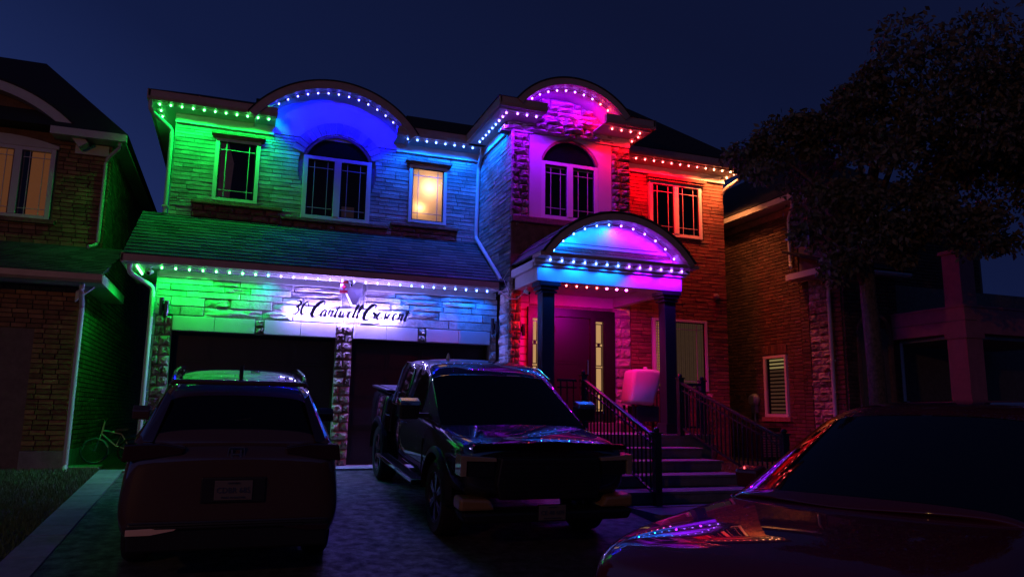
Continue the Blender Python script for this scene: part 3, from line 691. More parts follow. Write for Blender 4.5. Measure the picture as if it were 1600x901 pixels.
# porch floor + door step
MB().box(4.80, 8.15, 11.65, 14.24, -1.2, -.36).obj('porch_base', M['step'], house)
MB().box(4.78, 8.2, 11.60, 14.23, -.358, -.31).obj('porch_floor', M['step'], house)
MB().box(5.5, 7.7, 13.7, 14.23, -.308, -.14).obj('door_step', M['step'], house, bevel=.01)
# --- downspouts
def spout(pts, name='downspout', m=None, s=.04, parent=house):
    b_ = MB(); pts = [Vector(p) for p in pts]; q = [pts[0]]
    for i in range(1, len(pts)-1):
        a = (pts[i]-pts[i-1]); c = (pts[i+1]-pts[i]); d = min(.07, a.length*.4, c.length*.4)
        q += [pts[i]-a.normalized()*d, pts[i]-a.normalized()*d*.3+c.normalized()*d*.3, pts[i]+c.normalized()*d]
    q.append(pts[-1]); b_.tube(q, s, 10)
    for k in range(1, int((pts[-1]-pts[-2]).length/1.6)+1):
        p = pts[-2]+(pts[-1]-pts[-2]).normalized()*1.5*k; 
        b_.box(p.x-s*1.25, p.x+s*1.25, p.y-s*1.2, p.y+s*1.4, p.z-.015, p.z+.015)
    o = b_.obj(name, m or M['trim'], parent, smooth=True); return o
spout([(-1.72, 13.30, 2.33), (-1.72, 13.30, 2.18), (-1.37, 13.55, 2.0), (-1.37, 13.55, -.80), (-1.42, 13.40, -.88)])
spout([(-1.80, 14.52, 5.62), (-1.80, 14.52, 5.42), (-1.44, 14.95, 5.25), (-1.44, 14.95, 3.62)])
spout([(4.62, 14.60, 5.62), (4.62, 14.60, 5.46), (4.66, 14.92, 5.30), (4.64, 14.93, 3.72), (4.60, 13.30, 2.62), (4.60, 13.16, 2.50)])
spout([(10.66, 13.74, 5.62), (10.66, 13.74, 5.46), (10.52, 14.2, 5.30), (10.56, 14.6, 5.0), (10.56, 14.6, -1.0)])
# vents, hose box on the wing
MB().lathe([(.07, 0), (.07, .05), (.03, .07)], Matrix.Translation((10.2, 14.25, 2.72)) @ Matrix.Rotation(R(90), 4, 'X'), 12).obj('wall_vent', M['galv'], house)

# ================================================================== STEPS AND RAILINGS
steps = thing('entrance_steps', (6.5, 9.4, -1.25), 'flight of pale stone steps up to the porch lit purple between the black railings', 'steps')
for i, (yf, zt) in enumerate(((11.10, -.515), (10.55, -.69), (10.0, -.865), (9.45, -1.04))):
    MB().box(5.20, 7.56, yf, 11.648, zt-.165, zt-.04).box(5.17, 7.59, yf-.03, yf+.58 if i else 11.598, zt-.038, zt).obj('step', M['step'], steps, bevel=.006)
MB().box(5.2, 7.56, 9.2, 11.6, -1.4, -1.21).obj('base_slab', M['step'], steps)
def railing(label, p0, p1, z0, z1, n, posts=True, h=.92):
    """black railing from p0 to p1 whose foot line runs z0 -> z1"""
    t_ = thing('railing', (p0[0], p0[1], z0), label, 'railing', 'black metal railings of the porch')
    d = Vector((p1[0]-p0[0], p1[1]-p0[1], 0)); 
    def at(s, z): q = Vector((p0[0], p0[1], z0+(z1-z0)*s))+d*s; q.z += z; return q
    ca = math.atan2(d.y, d.x)
    def rail(zc, hw, hh):
        a, b_ = at(0, zc), at(1, zc); px = Vector((-math.sin(ca), math.cos(ca), 0))*hw
        vs = [a-px-Vector((0, 0, hh)), a+px-Vector((0, 0, hh)), a+px+Vector((0, 0, hh)), a-px+Vector((0, 0, hh)), b_-px-Vector((0, 0, hh)), b_+px-Vector((0, 0, hh)), b_+px+Vector((0, 0, hh)), b_-px+Vector((0, 0, hh))]
        return MB().add([tuple(v) for v in vs], [(0, 1, 2, 3), (7, 6, 5, 4), (0, 4, 5, 1), (1, 5, 6, 2), (2, 6, 7, 3), (3, 7, 4, 0)])
    rail(h, .032, .022).obj('handrail', M['blackmetal'], t_, bevel=.006)
    rail(.13, .016, .016).obj('bottom_rail', M['blackmetal'], t_)
    rail(h-.12, .013, .012).obj('upper_rail', M['blackmetal'], t_)
    for i in range(n):
        s = (i+.5)/n; q = at(s, 0)
        MB().box(q.x-.010, q.x+.010, q.y-.010, q.y+.010, q.z+.13, q.z+h-.02).obj('baluster', M['blackmetal'], t_)
    if posts:
        for s in (0, 1):
            q = at(s, 0)
            MB().box(q.x-.05, q.x+.05, q.y-.05, q.y+.05, q.z-.02, q.z+h+.06).box(q.x-.065, q.x+.065, q.y-.065, q.y+.065, q.z+h+.06, q.z+h+.085).lathe([(.035, 0), (.045, .03), (.03, .06), (.005, .07)], Matrix.Translation((q.x, q.y, q.z+h+.085)), 10).obj('newel_post', M['blackmetal'], t_, bevel=.003)
    return t_
railing('black stair railing on the left of the steps with a purple gleam along its handrail', (5.58, 11.62), (5.60, 9.30), -.31, -1.22, 20)
railing('black stair railing on the right of the steps with a blue gleam along its handrail', (7.50, 11.62), (7.50, 8.95), -.31, -1.22, 24)
railing('short black porch railing between the left porch column and the stair railing', (5.15, 11.72), (5.50, 11.72), -.31, -.31, 3, posts=False, h=.9)
railing('short black porch railing between the right stair railing and the porch corner', (7.62, 11.85), (8.08, 11.85), -.31, -.31, 4, posts=False, h=.9)
railing('black porch side railing running back to the brick wall below the curtained window', (8.12, 11.85), (8.12, 14.15), -.31, -.31, 18, h=.9)
MB()

# ================================================================== LED STRIPS
GREEN = (.0, 1, .085); BLUE = (.0, .0004, 1); AZURE = (.0, .115, 1); PURPLE = (.22, .0, 1); MAG = (.9, .0, .5); RED = (1, .0, .012); WARM = (1, .30, .09); WHITE = (.16, .11, 1)
bulb_m = {}
bulb_mesh = {}
def led_strip(label, pts, cols, power, down=.03, track=True, size=.0145, group='coloured eave light strips', tilt=(0, .45), cone=122, side=None, third=None):
    t_ = thing('led_light_strip', pts[0], label, 'light strip', group)
    if track:
        b_ = MB(); P = [Vector(p)+Vector((0, 0, .022)) for p in pts]
        for a, c in zip(P, P[1:]): b_.tube([a, c], .012, 4)
        b_.obj('track', M['fascia'], t_)
    for pi_, (p, c) in enumerate(zip(pts, cols)):
        tl_ = side[0] if side and pi_ in side[1] else tilt
        if third and pi_ % 3 == 1: tl_ = third
        pw_ = power*(.28 if c == WHITE else .15 if (c == GREEN and power > PW*2.4) else 1)*rnd.uniform(.7, 1.3)
        key = tuple(c)
        if key not in bulb_mesh:
            mm = emit('led_glow', tuple(min(1, .08+v*.92) for v in c), 34.0)
            b_ = MB(); b_.lathe([(size*.5, -.012), (size, 0), (size, .010), (size*.6, .018)], None, 10)
            bulb_mesh[key] = b_.mesh('led_bulb', mm)
        o = bpy.data.objects.new('led_bulb', bulb_mesh[key]); COL.objects.link(o); o.location = p; par(o, t_)
        light('led_light', (p[0], p[1], p[2]-down), c, pw_, .012, t_, spot=R(cone), direc=(tl_[0]+rnd.uniform(-.10, .10), tl_[1]+rnd.uniform(-.08, .08), -1), blend=.55)
    return t_
def lerp_pts(a, b_, n): return [tuple(a[k]+(b_[k]-a[k])*i/(n-1) for k in range(3)) for i in range(n)]
def mixc(a, b_, t_): return tuple(a[k]*(1-t_)+b_[k]*t_ for k in range(3))
PW = 16.0
led_strip('green light strip under the upper left eave above the small curtained window', lerp_pts((-1.66, 15.55, 5.585), (-1.66, 14.62, 5.585), 4)+lerp_pts((-1.47, 14.60, 5.585), (.27, 14.60, 5.585), 10), [GREEN]*14, PW*1.3, side=((.35, .1), range(0, 4)))
ap = [(1.54+1.79*math.cos(R(a)), 14.55, 4.50+1.79*math.sin(R(a))) for a in np.linspace(134.5, 43.5, 15)]
led_strip('deep blue light strip curving under the big arched eave', ap, [GREEN]+[BLUE]*14, PW*3.0, down=.03, tilt=(0, 1.5), cone=96, third=(0, -.75))
led_strip('azure light strip under the straight eave above the glowing bedroom window', lerp_pts((3.02, 14.60, 5.585), (4.42, 14.60, 5.585), 8), [AZURE]*8, PW*2.0)
led_strip('light strip turning azure to purple along the left side eave of the projecting bay', lerp_pts((4.45, 14.2, 5.585), (4.45, 12.56, 5.585), 9)+lerp_pts((4.66, 12.52, 5.585), (5.04, 12.52, 5.585), 3), [AZURE]*6+[mixc(AZURE, PURPLE, .6)]+[PURPLE]*5, PW*2.0, side=((.55, .1), range(0, 9)))
ap = [(5.74+1.32*math.cos(R(a)), 12.46, 4.87+1.32*math.sin(R(a))) for a in np.linspace(128, 53, 10)]
led_strip('purple light strip curving under the arched eave of the projecting bay', ap, [PURPLE]*4+[mixc(PURPLE, MAG, .1)]*4+[RED]*2, PW*1.7, tilt=(0, .9), cone=140)
led_strip('short red light strip under the right front eave of the projecting bay', lerp_pts((6.66, 12.52, 5.585), (7.28, 12.52, 5.585), 4)+[(7.36, 12.72, 5.585), (7.36, 12.98, 5.585)], [RED]*6, PW*1.0)
led_strip('light strip turning red to orange under the eave of the right wing', lerp_pts((7.72, 13.84, 5.585), (10.42, 13.84, 5.585), 13)+lerp_pts((10.60, 13.95, 5.585), (10.60, 14.5, 5.585), 3), [RED]*9+[mixc(RED, WARM, .5)]+[WARM]*6, PW*2.6)
ap = [(6.24+1.615*math.cos(R(a)), 11.60, 1.75+1.615*math.sin(R(a))) for a in np.linspace(139, 43, 12)]
led_strip('azure and purple light strip curving inside the arched porch pediment', ap, [AZURE]*6+[PURPLE]*6, PW*.8, tilt=(0, .8), cone=150)
led_strip('azure and purple light strip along the front beam of the porch', lerp_pts((4.98, 11.66, 2.642), (7.62, 11.66, 2.642), 13), [AZURE]*7+[PURPLE]*6, PW*1.4, down=.04, tilt=(0, .22), cone=140, third=(0, -.5))
ncol = [GREEN]*8+[mixc(GREEN, AZURE, .5)]+[WHITE]*10+[AZURE]*9
nb_ = lerp_pts((-1.25, 13.36, 2.30), (4.40, 13.36, 2.30), 28)
led_strip('long light strip under the garage eave turning green to white to azure', nb_, ncol, PW*1.1, tilt=(0, .3))
led_strip('short green light strip along the left end eave of the garage', lerp_pts((-1.62, 13.38, 2.30), (-1.62, 14.1, 2.30), 6), [GREEN]*6, PW*.55)
led_strip('red and pink light strip under the porch ceiling above the front door', lerp_pts((5.42, 12.42, 2.355), (6.88, 12.42, 2.355), 8), [RED]*5+[mixc(RED, MAG, .6), MAG, (.8, .0, 1)], PW*2.8, size=.024, tilt=(0, .5), cone=150)

# ================================================================== ADDRESS SIGN
def catmull(P, n=8):
    P = [Vector((*p, 0)) for p in P]; Q = [P[0]*2-P[1]]+P+[P[-1]*2-P[-2]]; o = []
    for i in range(1, len(Q)-2):
        for k in range(n):
            t_ = k/n; a, b_, c, d = Q[i-1], Q[i], Q[i+1], Q[i+2]
            o.append(.5*((2*b_)+(c-a)*t_+(2*a-5*b_+4*c-d)*t_*t_+(3*b_-a-3*c+d)*t_**3))
    o.append(P[-1]); return o
GL = {  # pen paths: x to the right, y up, x-height .5, capitals 1
 '3': (.55, [[(.08, .88), (.25, 1.0), (.42, .86), (.30, .60), (.18, .54), (.34, .50), (.42, .28), (.26, .02), (.05, .12)]]),
 '0': (.60, [[(.30, 1.0), (.12, .80), (.06, .40), (.20, .03), (.38, .20), (.46, .62), (.30, 1.0)]]),
 'C': (.78, [[(.62, .78), (.66, .95), (.52, 1.05), (.28, .85), (.08, .45), (.10, .08), (.32, -.03), (.66, .22)]]),
 'a': (.46, [[(.36, .44), (.20, .50), (.05, .28), (.06, .04), (.20, .05), (.36, .40)], [(.37, .48), (.31, .15), (.36, .0), (.48, .10)]]),
 'n': (.50, [[(.05, .40), (.12, .48), (.09, .02)], [(.10, .22), (.28, .48), (.36, .42), (.33, .12), (.38, .0), (.50, .10)]]),
 't': (.34, [[(.22, .86), (.12, .30), (.12, .04), (.22, .0), (.34, .12)], [(-.02, .60), (.38, .64)]]),
 'w': (.64, [[(.04, .44), (.10, .48), (.08, .10), (.18, .0), (.32, .40)], [(.33, .46), (.30, .08), (.40, .0), (.54, .28), (.54, .46), (.64, .40)]]),
 'e': (.40, [[(.08, .20), (.30, .34), (.26, .50), (.12, .42), (.06, .16), (.18, .0), (.40, .14)]]),
 'l': (.27, [[(.06, .25), (.26, .80), (.25, 1.02), (.14, .88), (.07, .30), (.10, .02), (.27, .12)]]),
 'r': (.38, [[(.03, .36), (.12, .52), (.16, .42), (.28, .44), (.25, .12), (.30, .0), (.38, .10)]]),
 's': (.38, [[(.02, .08), (.22, .50), (.26, .30), (.28, .08), (.14, .0), (.04, .08)], [(.26, .06), (.38, .12)]]),
 'c': (.38, [[(.30, .38), (.28, .48), (.16, .46), (.06, .20), (.14, .0), (.38, .14)]]),
}
sign = thing('address_sign', (1.8, 13.55, 1.7), 'backlit script lettering reading 30 Cantwell Crescent on the stone above the garage doors', 'sign')
def sign_text(s, x, zb, sc_, slant=.28, y=13.455, sp=0.0):
    for ch in s:
        if ch == ' ': x += sc_*.30; continue
        adv, strokes = GL[ch]; k = 1.18 if ch in 'C' else 1.0
        b_ = MB()
        for si, st in enumerate(strokes):
            P = catmull(st, 6); n = len(P); L_ = []; R_ = []
            for i in range(n):
                d = (P[min(i+1, n-1)]-P[max(i-1, 0)]).normalized(); nn = Vector((-d.y, d.x, 0))
                wd = (.036+.062*max(0, -d.y)+.014*abs(d.x))*(1.35 if ch == 'C' else 1)*(.55+.45*math.sin(math.pi*min(1, max(0, i/(n-1)))))
                for arr, sg in ((L_, 1), (R_, -1)):
                    q = P[i]+nn*wd*sg; arr.append((x+(q.x+q.y*slant)*sc_*k, zb+q.y*sc_*k))
            yy = y-.002*si
            b_.strip(L_, R_, yy, yy+.012)
        b_.obj('letter', M['letter'], sign)
        for q in (adv*.4,):
            pass
        x += adv*sc_*k*.90+sp
    return x
x = sign_text('3', .84, 1.665, .25)
x = sign_text('0', x+.012, 1.665, .25)
x = sign_text('C', x+.055, 1.655, .225)
x = sign_text('antwell', x-.015, 1.665, .235, sp=.012)
x = sign_text('C', x+.045, 1.650, .225)
x = sign_text('rescent', x-.04, 1.665, .235, sp=.014)
print('sign end x', x)
for i in range(26):   # white halo lights between the letters and the wall
    light('halo_light', (.86+i*.073, 13.54, 1.745+.03*math.sin(i*2.1)), (.27, .20, 1), 11.0, .012, sign)
# standoff rail carrying the letters
MB().tube([(.9, 13.48, 1.70), (2.70, 13.48, 1.70)], .004, 6).obj('mounting_rail', M['letter'], sign)

# flag plaque, dome camera
FLZ = -.035
fl = thing('flag_plaque', (1.73, 13.5, 2.13), 'small upright plaque of a red and white maple leaf flag beside the dome camera', 'flag')
for z0_, z1_, m_, n_ in ((2.30, 2.352, 'flagred', 'red_bar'), (2.182, 2.30, 'flagwhite', 'white_field'), (2.13, 2.182, 'flagred', 'red_bar')): box(n_, fl, M[m_], 1.655, 1.79, 13.40, 13.41, z0_+FLZ, z1_+FLZ)
lf = [(0, .5), (.1, .28), (.22, .36), (.18, .05), (.36, .2), (.42, .1), (.55, .12), (.48, -.05), (.5, -.12), (.22, -.3), (.25, -.4), (.04, -.35), (.03, -.55)]
lf = lf+[(-x_, z_) for x_, z_ in reversed(lf[1:])]
MB().prism([(1.7225+z_*.095, 2.241+FLZ-x_*.095) for x_, z_ in lf], 13.394, 13.399).obj('maple_leaf', M['flagred'], fl)
MB().box(1.70, 1.75, 13.41, 13.60, 2.22, 2.25).obj('bracket', M['camwhite'], fl)
dc = thing('dome_camera', (1.845, 13.38, 2.29), 'round security dome camera with a black eye beside the flag plaque', 'camera')
MB().lathe([(.045, .03), (.047, 0), (.040, -.012)], Matrix.Translation((1.845, 13.36, 2.27)), 14).obj('housing', M['camwhite'], dc, smooth=True)
MB().lathe([(.036, 0), (.034, -.022), (.020, -.036), (.004, -.04)], Matrix.Translation((1.845, 13.36, 2.257)), 14).obj('lens_dome', M['carglass'], dc, smooth=True)
MB().box(1.83, 1.86, 13.35, 13.56, 2.30, 2.32).obj('bracket', M['camwhite'], dc)
def bullet(label, p, d, body='camwhite', mount=None):
    t_ = thing('bullet_camera', p, label, 'camera')
    d = Vector(d).normalized(); T = Matrix.Translation(p) @ d.to_track_quat('Z', 'Y').to_matrix().to_4x4()
    MB().lathe([(.028, -.07), (.036, -.06), (.036, .06), (.032, .07)], T, 12).obj('housing', M[body], t_, smooth=True)
    MB().lathe([(.026, .071), (.022, .074), (.008, .075)], T, 12).obj('lens', M['carglass'], t_)
    MB().tube([Vector(p)+Vector((0, 0, .03)), Vector(p)+Vector((0, .02, .09))], .012, 8).lathe([(.035, 0), (.035, .012)], Matrix.Translation(Vector(p)+Vector((0, .02, .09))), 12).obj('mount', M[body], t_)
    return t_
bullet('white bullet camera hanging from the left end of the garage eave', (-1.42, 13.38, 2.215), (-.3, -.9, -.35))
bullet('white bullet camera at the left end of the porch beam above the stone pier', (4.88, 12.5, 2.20), (.35, -.85, -.4))
cb = MB().tube([(4.42, 13.2, 2.33), (4.55, 12.98, 2.25), (4.68, 12.9, 2.12), (4.78, 12.75, 2.10), (4.86, 12.6, 2.2)], .007, 6).obj('cable', M['camwhite'], None)
tag(cb, 'thin cable looping from the garage eave to the camera at the porch beam', 'cable')
cb = MB().tube([(4.62, 13.2, 2.46), (4.69, 12.9, 2.7), (4.60, 13.0, 2.50), (4.66, 12.88, 2.24)], .006, 6).obj('cable', M['camwhite'], None)
tag(cb, 'thin pale cable running up the bay corner above the stone pier', 'cable')
def sconce(label, x, y, z, flip=1):
    t_ = thing('wall_light', (x, y, z), label, 'wall light', 'black wall lights beside the garage and the entrance')
    MB().lathe([(.035, -.15), (.035, .15)], Matrix.Translation((x-.03, y-.08, z)), 12).obj('cylinder', M['blackmetal'], t_)
    MB().lathe([(.035, -.12), (.035, .12)], Matrix.Translation((x+.05, y-.10, z-.02)), 12).obj('cylinder', M['blackmetal'], t_)
    MB().box(x-.05, x+.06, y-.045, y-.02, z-.06, z+.06).box(x-.02, x+.03, y-.06, y, z-.03, z+.03).obj('back_plate', M['blackmetal'], t_)
sconce('unlit black twin tube wall light left of the garage doors', -1.19, 13.60, 1.68)
sconce('unlit black twin tube wall light on the pier between garage and entrance', 4.60, 13.58, 1.66)
sconce('unlit black twin tube wall light left of the front door', 5.40, 14.24, 1.72)

# covered thing on the porch
bx = thing('covered_grill', (8.02, 13.3, -.31), 'square box shape under a pale cloth glowing pink on the porch right of the door', 'covered grill')
b_ = MB().prism([(7.13, .24), (7.66, .20), (7.72, .42), (7.80, .60), (7.87, .88), (7.60, .915), (7.22, .90), (7.17, .60)], 12.75, 13.2)
o = b_.obj('cover', M['pinkboard'], bx, bevel=.075)
for p in o.data.polygons: p.use_smooth = True
for x_ in (7.20, 7.84): MB().box(x_, x_+.04, 12.8, 12.84, -.31, .22).box(x_, x_+.04, 13.16, 13.2, -.31, .22).each('leg', M['blackmetal'], bx)
MB().box(7.28, 7.78, 12.80, 13.15, -.10, .20).obj('cart', M['blackmetal'], bx, bevel=.01)
MB().lathe([(.03, 0), (.05, .02), (.03, .05)], Matrix.Translation((7.6, 13.0, .912)), 10).obj('lid_knob', M['pinkboard'], bx)

# ================================================================== LEFT NEIGHBOUR
ln = thing('brick_house', (-5, 14, -.95), 'dark brick house at the left edge with an arched gable and green lit downspout', 'house', 'brick neighbour houses')
MB().box(-8, -2.52, 14.04, 14.3, -1.1, 2.0).box(-2.75, -2.52, 14.3, 24, -1.1, 2.0).obj('ground_floor_wall', M['mortardark'], ln)
masonry(ln, 'brick', 'smooth', M['brick'], FR(14.04), -8, -2.5, -.60, 1.95, .078, .21, .215, .04, gap=.010, holes=[(-5.4, -3.08, -1, 1.28)], seed=71)
masonry(ln, 'side_brick', 'smooth', M['brick'], facing((-2.52, 0, 0), (0, 1, 0), (1, 0, 0)), 14.0, 24, -.60, 1.95, .078, .21, .215, .035, gap=.010, seed=72)
MB().box(-8, -5.4, 13.98, 14.04, -1.1, -.60).box(-3.08, -2.47, 13.98, 14.04, -1.1, -.60).box(-2.52, -2.47, 14.04, 24, -1.1, -.60).obj('foundation', M['concrete'], ln)
gd = box('garage_door', ln, M['door'], -5.4, -3.08, 14.12, 14.18, -.95, 1.28)
for i in range(4):
    for j in range(3):
        xa = -5.3+j*.76; za = -.88+i*.54
        MB().box(xa, xa+.66, 14.10, 14.12, za, za+.44).box(xa+.07, xa+.59, 14.09, 14.10, za+.07, za+.37).obj('door_panel', M['brick'] if i == 3 and False else M['door'], gd)
MB().box(-3.62, -3.2, 14.085, 14.10, .78, 1.12).obj('door_window', M['apron'], gd)
slope(-8, -2.15, 13.45, 2.10, 16.0, 3.0).obj('lower_roof', M['roof'], ln)
L2 = math.hypot(2.55, .9); an2 = math.atan2(.9, 2.55)
for i in range(18):
    s = (i+.5)/18; u = -6.2-rnd.uniform(0, .2)
    while u < -2.16:
        l = rnd.uniform(.2, .38); e_ = min(u+l, -2.14)
        if e_-u > .04:
            piece(ln, 'shingle', 'shingle', M['shingle'], Matrix.Translation(((u+e_)/2, 13.45+2.55*s, 2.10+.9*s)) @ Matrix.Rotation(an2, 4, 'X') @ Matrix(((e_-u-.005, 0, 0, 0), (0, 0, L2/18*1.1, 0), (0, .02, 0, 0), (0, 0, 0, 1))))
        u += l
MB().prism([(13.38, 2.10), (13.38, 2.01), (13.42, 1.97), (13.50, 1.97), (13.50, 2.10)], -8, -2.12, axis='x').each('gutter', M['fascia'], ln)
MB().box(-8, -2.17, 13.50, 14.04, 1.975, 1.995).box(-2.50, -2.17, 14.04, 16, 1.975, 1.995).each('soffit', M['soffit'], ln)
MB().box(-2.168, -2.12, 13.51, 15.9, 1.97, 2.12).obj('rake_board', M['trim'], ln)
MB().prism([(-2.55, 1.72), (-2.30, 1.97), (-2.45, 1.97), (-2.55, 1.88)], 13.90, 13.98).obj('eave_bracket', M['trim'], ln)
spout([(-2.42, 13.62, 1.98), (-2.42, 13.62, 1.82), (-2.44, 13.9, 1.66), (-2.44, 13.93, -.85), (-2.42, 13.8, -.92)], parent=ln)
# upper storey of the left neighbour
MB().box(-9, -2.62, 16.04, 16.3, 2.6, 5.22).box(-2.85, -2.62, 16.3, 25, 1.9, 5.22).obj('upper_wall', M['mortardark'], ln)
LWN = (-5.34, -3.46, 3.42, 5.00)
masonry(ln, 'upper_brick', 'smooth', M['brick'], FR(16.04), -9, -2.6, 3.0, 5.0, .078, .21, .215, .04, gap=.010, holes=[LWN], seed=73)
masonry(ln, 'side_brick', 'smooth', M['brick'], facing((-2.62, 0, 0), (0, 1, 0), (1, 0, 0)), 16.0, 25, 2.0, 5.0, .078, .21, .215, .035, gap=.010, seed=74)
gcx, gcz, gr = -5.05, 3.35, 2.62
aa = math.degrees(math.asin((5.0-gcz)/gr))
MB().prism(arc_pts(gcx, gcz, gr-.12, aa, 180-aa, 26), 16.0, 16.2).obj('arched_gable', M['brick'], ln)
MB().strip(arc_pts(gcx, gcz, gr, 37, 143, 34), arc_pts(gcx, gcz, gr-.17, 37, 143, 34), 15.7, 15.95).obj('curved_fascia', M['trim'], ln, smooth=True)
MB().strip(arc_pts(gcx, gcz, gr+.03, 37, 143, 34), arc_pts(gcx, gcz, gr+.002, 37, 143, 34), 15.68, 16.8).obj('curved_roof', M['roof'], ln, smooth=True)
MB().box(-3.55, -2.30, 15.55, 15.65, 4.98, 5.12).each('gutter', M['trim'], ln)
MB().box(-3.55, -2.33, 15.65, 16.04, 5.0, 5.02).box(-2.6, -2.33, 16.04, 24, 5.0, 5.02).each('soffit', M['soffit'], ln)
MB().box(-3.2, -2.64, 15.97, 16.0, 4.78, 4.98).each('frieze_board', M['trim'], ln)
MB().add([(-9.5, 15.55, 5.12), (-2.28, 15.55, 5.12), (-2.28, 25, 5.12), (-9.5, 25, 5.12), (-4.3, 17.9, 7.25), (-8.5, 17.9, 7.25), (-4.3, 24, 7.25)], [(0, 1, 4, 5), (1, 2, 6, 4), (0, 3, 2, 1), (0, 5, 3), (3, 5, 4, 6, 2)]).obj('hip_roof', M['roof'], ln)
spout([(-2.42, 15.68, 5.0), (-2.42, 15.68, 4.88), (-2.66, 15.95, 4.72), (-2.66, 15.95, 3.05), (-2.78, 15.80, 2.98)], parent=ln, s=.035)
def nb_window(x0, x1, z0, z1, y, n, root, cm_):
    f = MB().box(x0, x0+.08, y, y+.08, z0, z1).box(x1-.08, x1, y, y+.08, z0, z1).box(x0+.08, x1-.08, y, y+.08, z0, z0+.07).box(x0+.08, x1-.08, y, y+.08, z1-.07, z1)
    for i in range(1, n): xm = x0+(x1-x0)*i/n; f.box(xm-.06, xm+.06, y-.006, y+.08, z0+.07, z1-.07)
    fr = f.obj('window', M['white'], root, bevel=.004)
    for i in range(n):
        a = x0+(x1-x0)*i/n+.08; b_ = x0+(x1-x0)*(i+1)/n-.08
        MB().add([(a, y+.045, z0+.07), (b_, y+.045, z0+.07), (b_, y+.045, z1-.07), (a, y+.045, z1-.07)], [(0, 1, 2, 3)]).obj('pane', M['glass'], fr, fix=False)
        MB().box(a+.10, a+.112, y+.025, y+.037, z0+.07, z1-.07).box(b_-.112, b_-.10, y+.025, y+.037, z0+.07, z1-.07).box(a, b_, y+.022, y+.034, z1-.20, z1-.188).box(a, b_, y+.022, y+.034, z0+.18, z0+.192).obj('muntin', M['white'], fr)
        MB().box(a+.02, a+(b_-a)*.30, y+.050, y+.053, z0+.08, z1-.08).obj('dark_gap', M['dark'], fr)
        MB().box(a+(b_-a)*.30, b_-.01, y+.050, y+.053, z0+.08, z1-.08).obj('curtain', cm_, fr)
    return fr
nb_window(-5.30, -3.50, 3.45, 4.80, 15.965, 3, ln, M['glowcurtain'])
MB().prism([(-5.34, 4.80), (-3.46, 4.80), (-3.46, 4.86)]+arc_pts(-4.4, 1.9, 3.10, 72.5, 107.5, 14)+[(-5.34, 4.86)], 15.95, 16.03).obj('window_head', M['trim'], ln)
box('stone_sill', ln, M['apron'], -5.4, -3.40, 15.92, 16.0, 3.37, 3.45)

# ================================================================== RIGHT NEIGHBOUR
rn = thing('brick_house', (13, 14, -.95), 'dark red brick neighbour house on the right with pale downspouts behind the big tree', 'house', 'brick neighbour houses')
XR = 11.7; RW = facing((XR+.04, 0, 0), (0, -1, 0), (-1, 0, 0))
MB().box(XR+.04, XR+.25, 12.05, 24, -1.3, 5.0).box(XR+.25, 13.2, 12.05, 12.25, -1.3, 3.0).box(XR+.25, 17.5, 13.30, 13.5, 2.9, 5.0).box(XR+.25, 24, 12.6, 12.8, -1.3, 3.0).obj('wall', M['mortardark'], rn)
RWIN = (-14.58, -13.72, -.02, 1.46)
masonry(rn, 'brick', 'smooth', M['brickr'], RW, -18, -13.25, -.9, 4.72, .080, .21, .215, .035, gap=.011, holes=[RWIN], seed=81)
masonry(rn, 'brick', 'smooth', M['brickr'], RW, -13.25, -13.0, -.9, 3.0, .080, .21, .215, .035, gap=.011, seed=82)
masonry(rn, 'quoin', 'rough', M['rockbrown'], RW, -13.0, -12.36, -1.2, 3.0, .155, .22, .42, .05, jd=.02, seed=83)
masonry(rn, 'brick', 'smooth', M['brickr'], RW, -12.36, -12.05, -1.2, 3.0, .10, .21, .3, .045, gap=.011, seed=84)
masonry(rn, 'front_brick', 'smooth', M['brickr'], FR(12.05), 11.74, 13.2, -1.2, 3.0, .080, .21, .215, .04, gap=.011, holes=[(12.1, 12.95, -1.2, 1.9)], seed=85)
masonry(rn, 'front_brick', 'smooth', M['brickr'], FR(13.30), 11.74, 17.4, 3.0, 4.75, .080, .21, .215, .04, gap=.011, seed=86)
f = box('window', rn, M['white'], XR-.03, XR+.03, 13.76, 14.54, .03, .10)
MB().box(XR-.03, XR+.03, 13.76, 13.82, .10, 1.43).box(XR-.03, XR+.03, 14.46, 14.54, .10, 1.43).box(XR-.03, XR+.03, 13.82, 14.46, 1.37, 1.43).obj('frame', M['white'], f)
MB().add([(XR, 13.82, .10), (XR, 14.46, .10), (XR, 14.46, 1.37), (XR, 13.82, 1.37)], [(3, 2, 1, 0)]).obj('pane', M['glass'], f, fix=False)
for i in range(15):
    z = 1.33-i*.085
    MB().box(XR+.01, XR+.030, 13.83, 14.36, z-.028, z+.020 if i > 2 else z+.012).obj('blind_slat', M['blind'] if i < 3 else M['dimcurtain'], f)
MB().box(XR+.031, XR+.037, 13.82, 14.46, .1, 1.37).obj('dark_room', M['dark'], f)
box('stone_sill', rn, M['apron'], XR-.06, XR+.02, 13.66, 14.62, -.07, .03)
for i in range(8): box('lintel_brick', rn, M['brickr'], XR-.012, XR+.02, 13.74+i*.104, 13.74+i*.104+.094, 1.47, 1.68)
MB().box(XR-.42, XR-.36, 12.92, 22, 4.80, 4.93).box(XR-.42, 17.9, 12.86, 12.92, 4.80, 4.93).each('gutter', M['trim'], rn)
MB().box(XR-.35, XR+.04, 12.93, 22, 4.79, 4.81).box(XR+.04, 17.9, 12.93, 13.3, 4.79, 4.81).each('soffit', M['soffit'], rn)
MB().box(XR-.02, XR+.0, 13.26, 20, 4.62, 4.78).box(XR-.02, 17.5, 13.20, 13.25, 4.55, 4.78).each('frieze_board', M['apron'], rn)
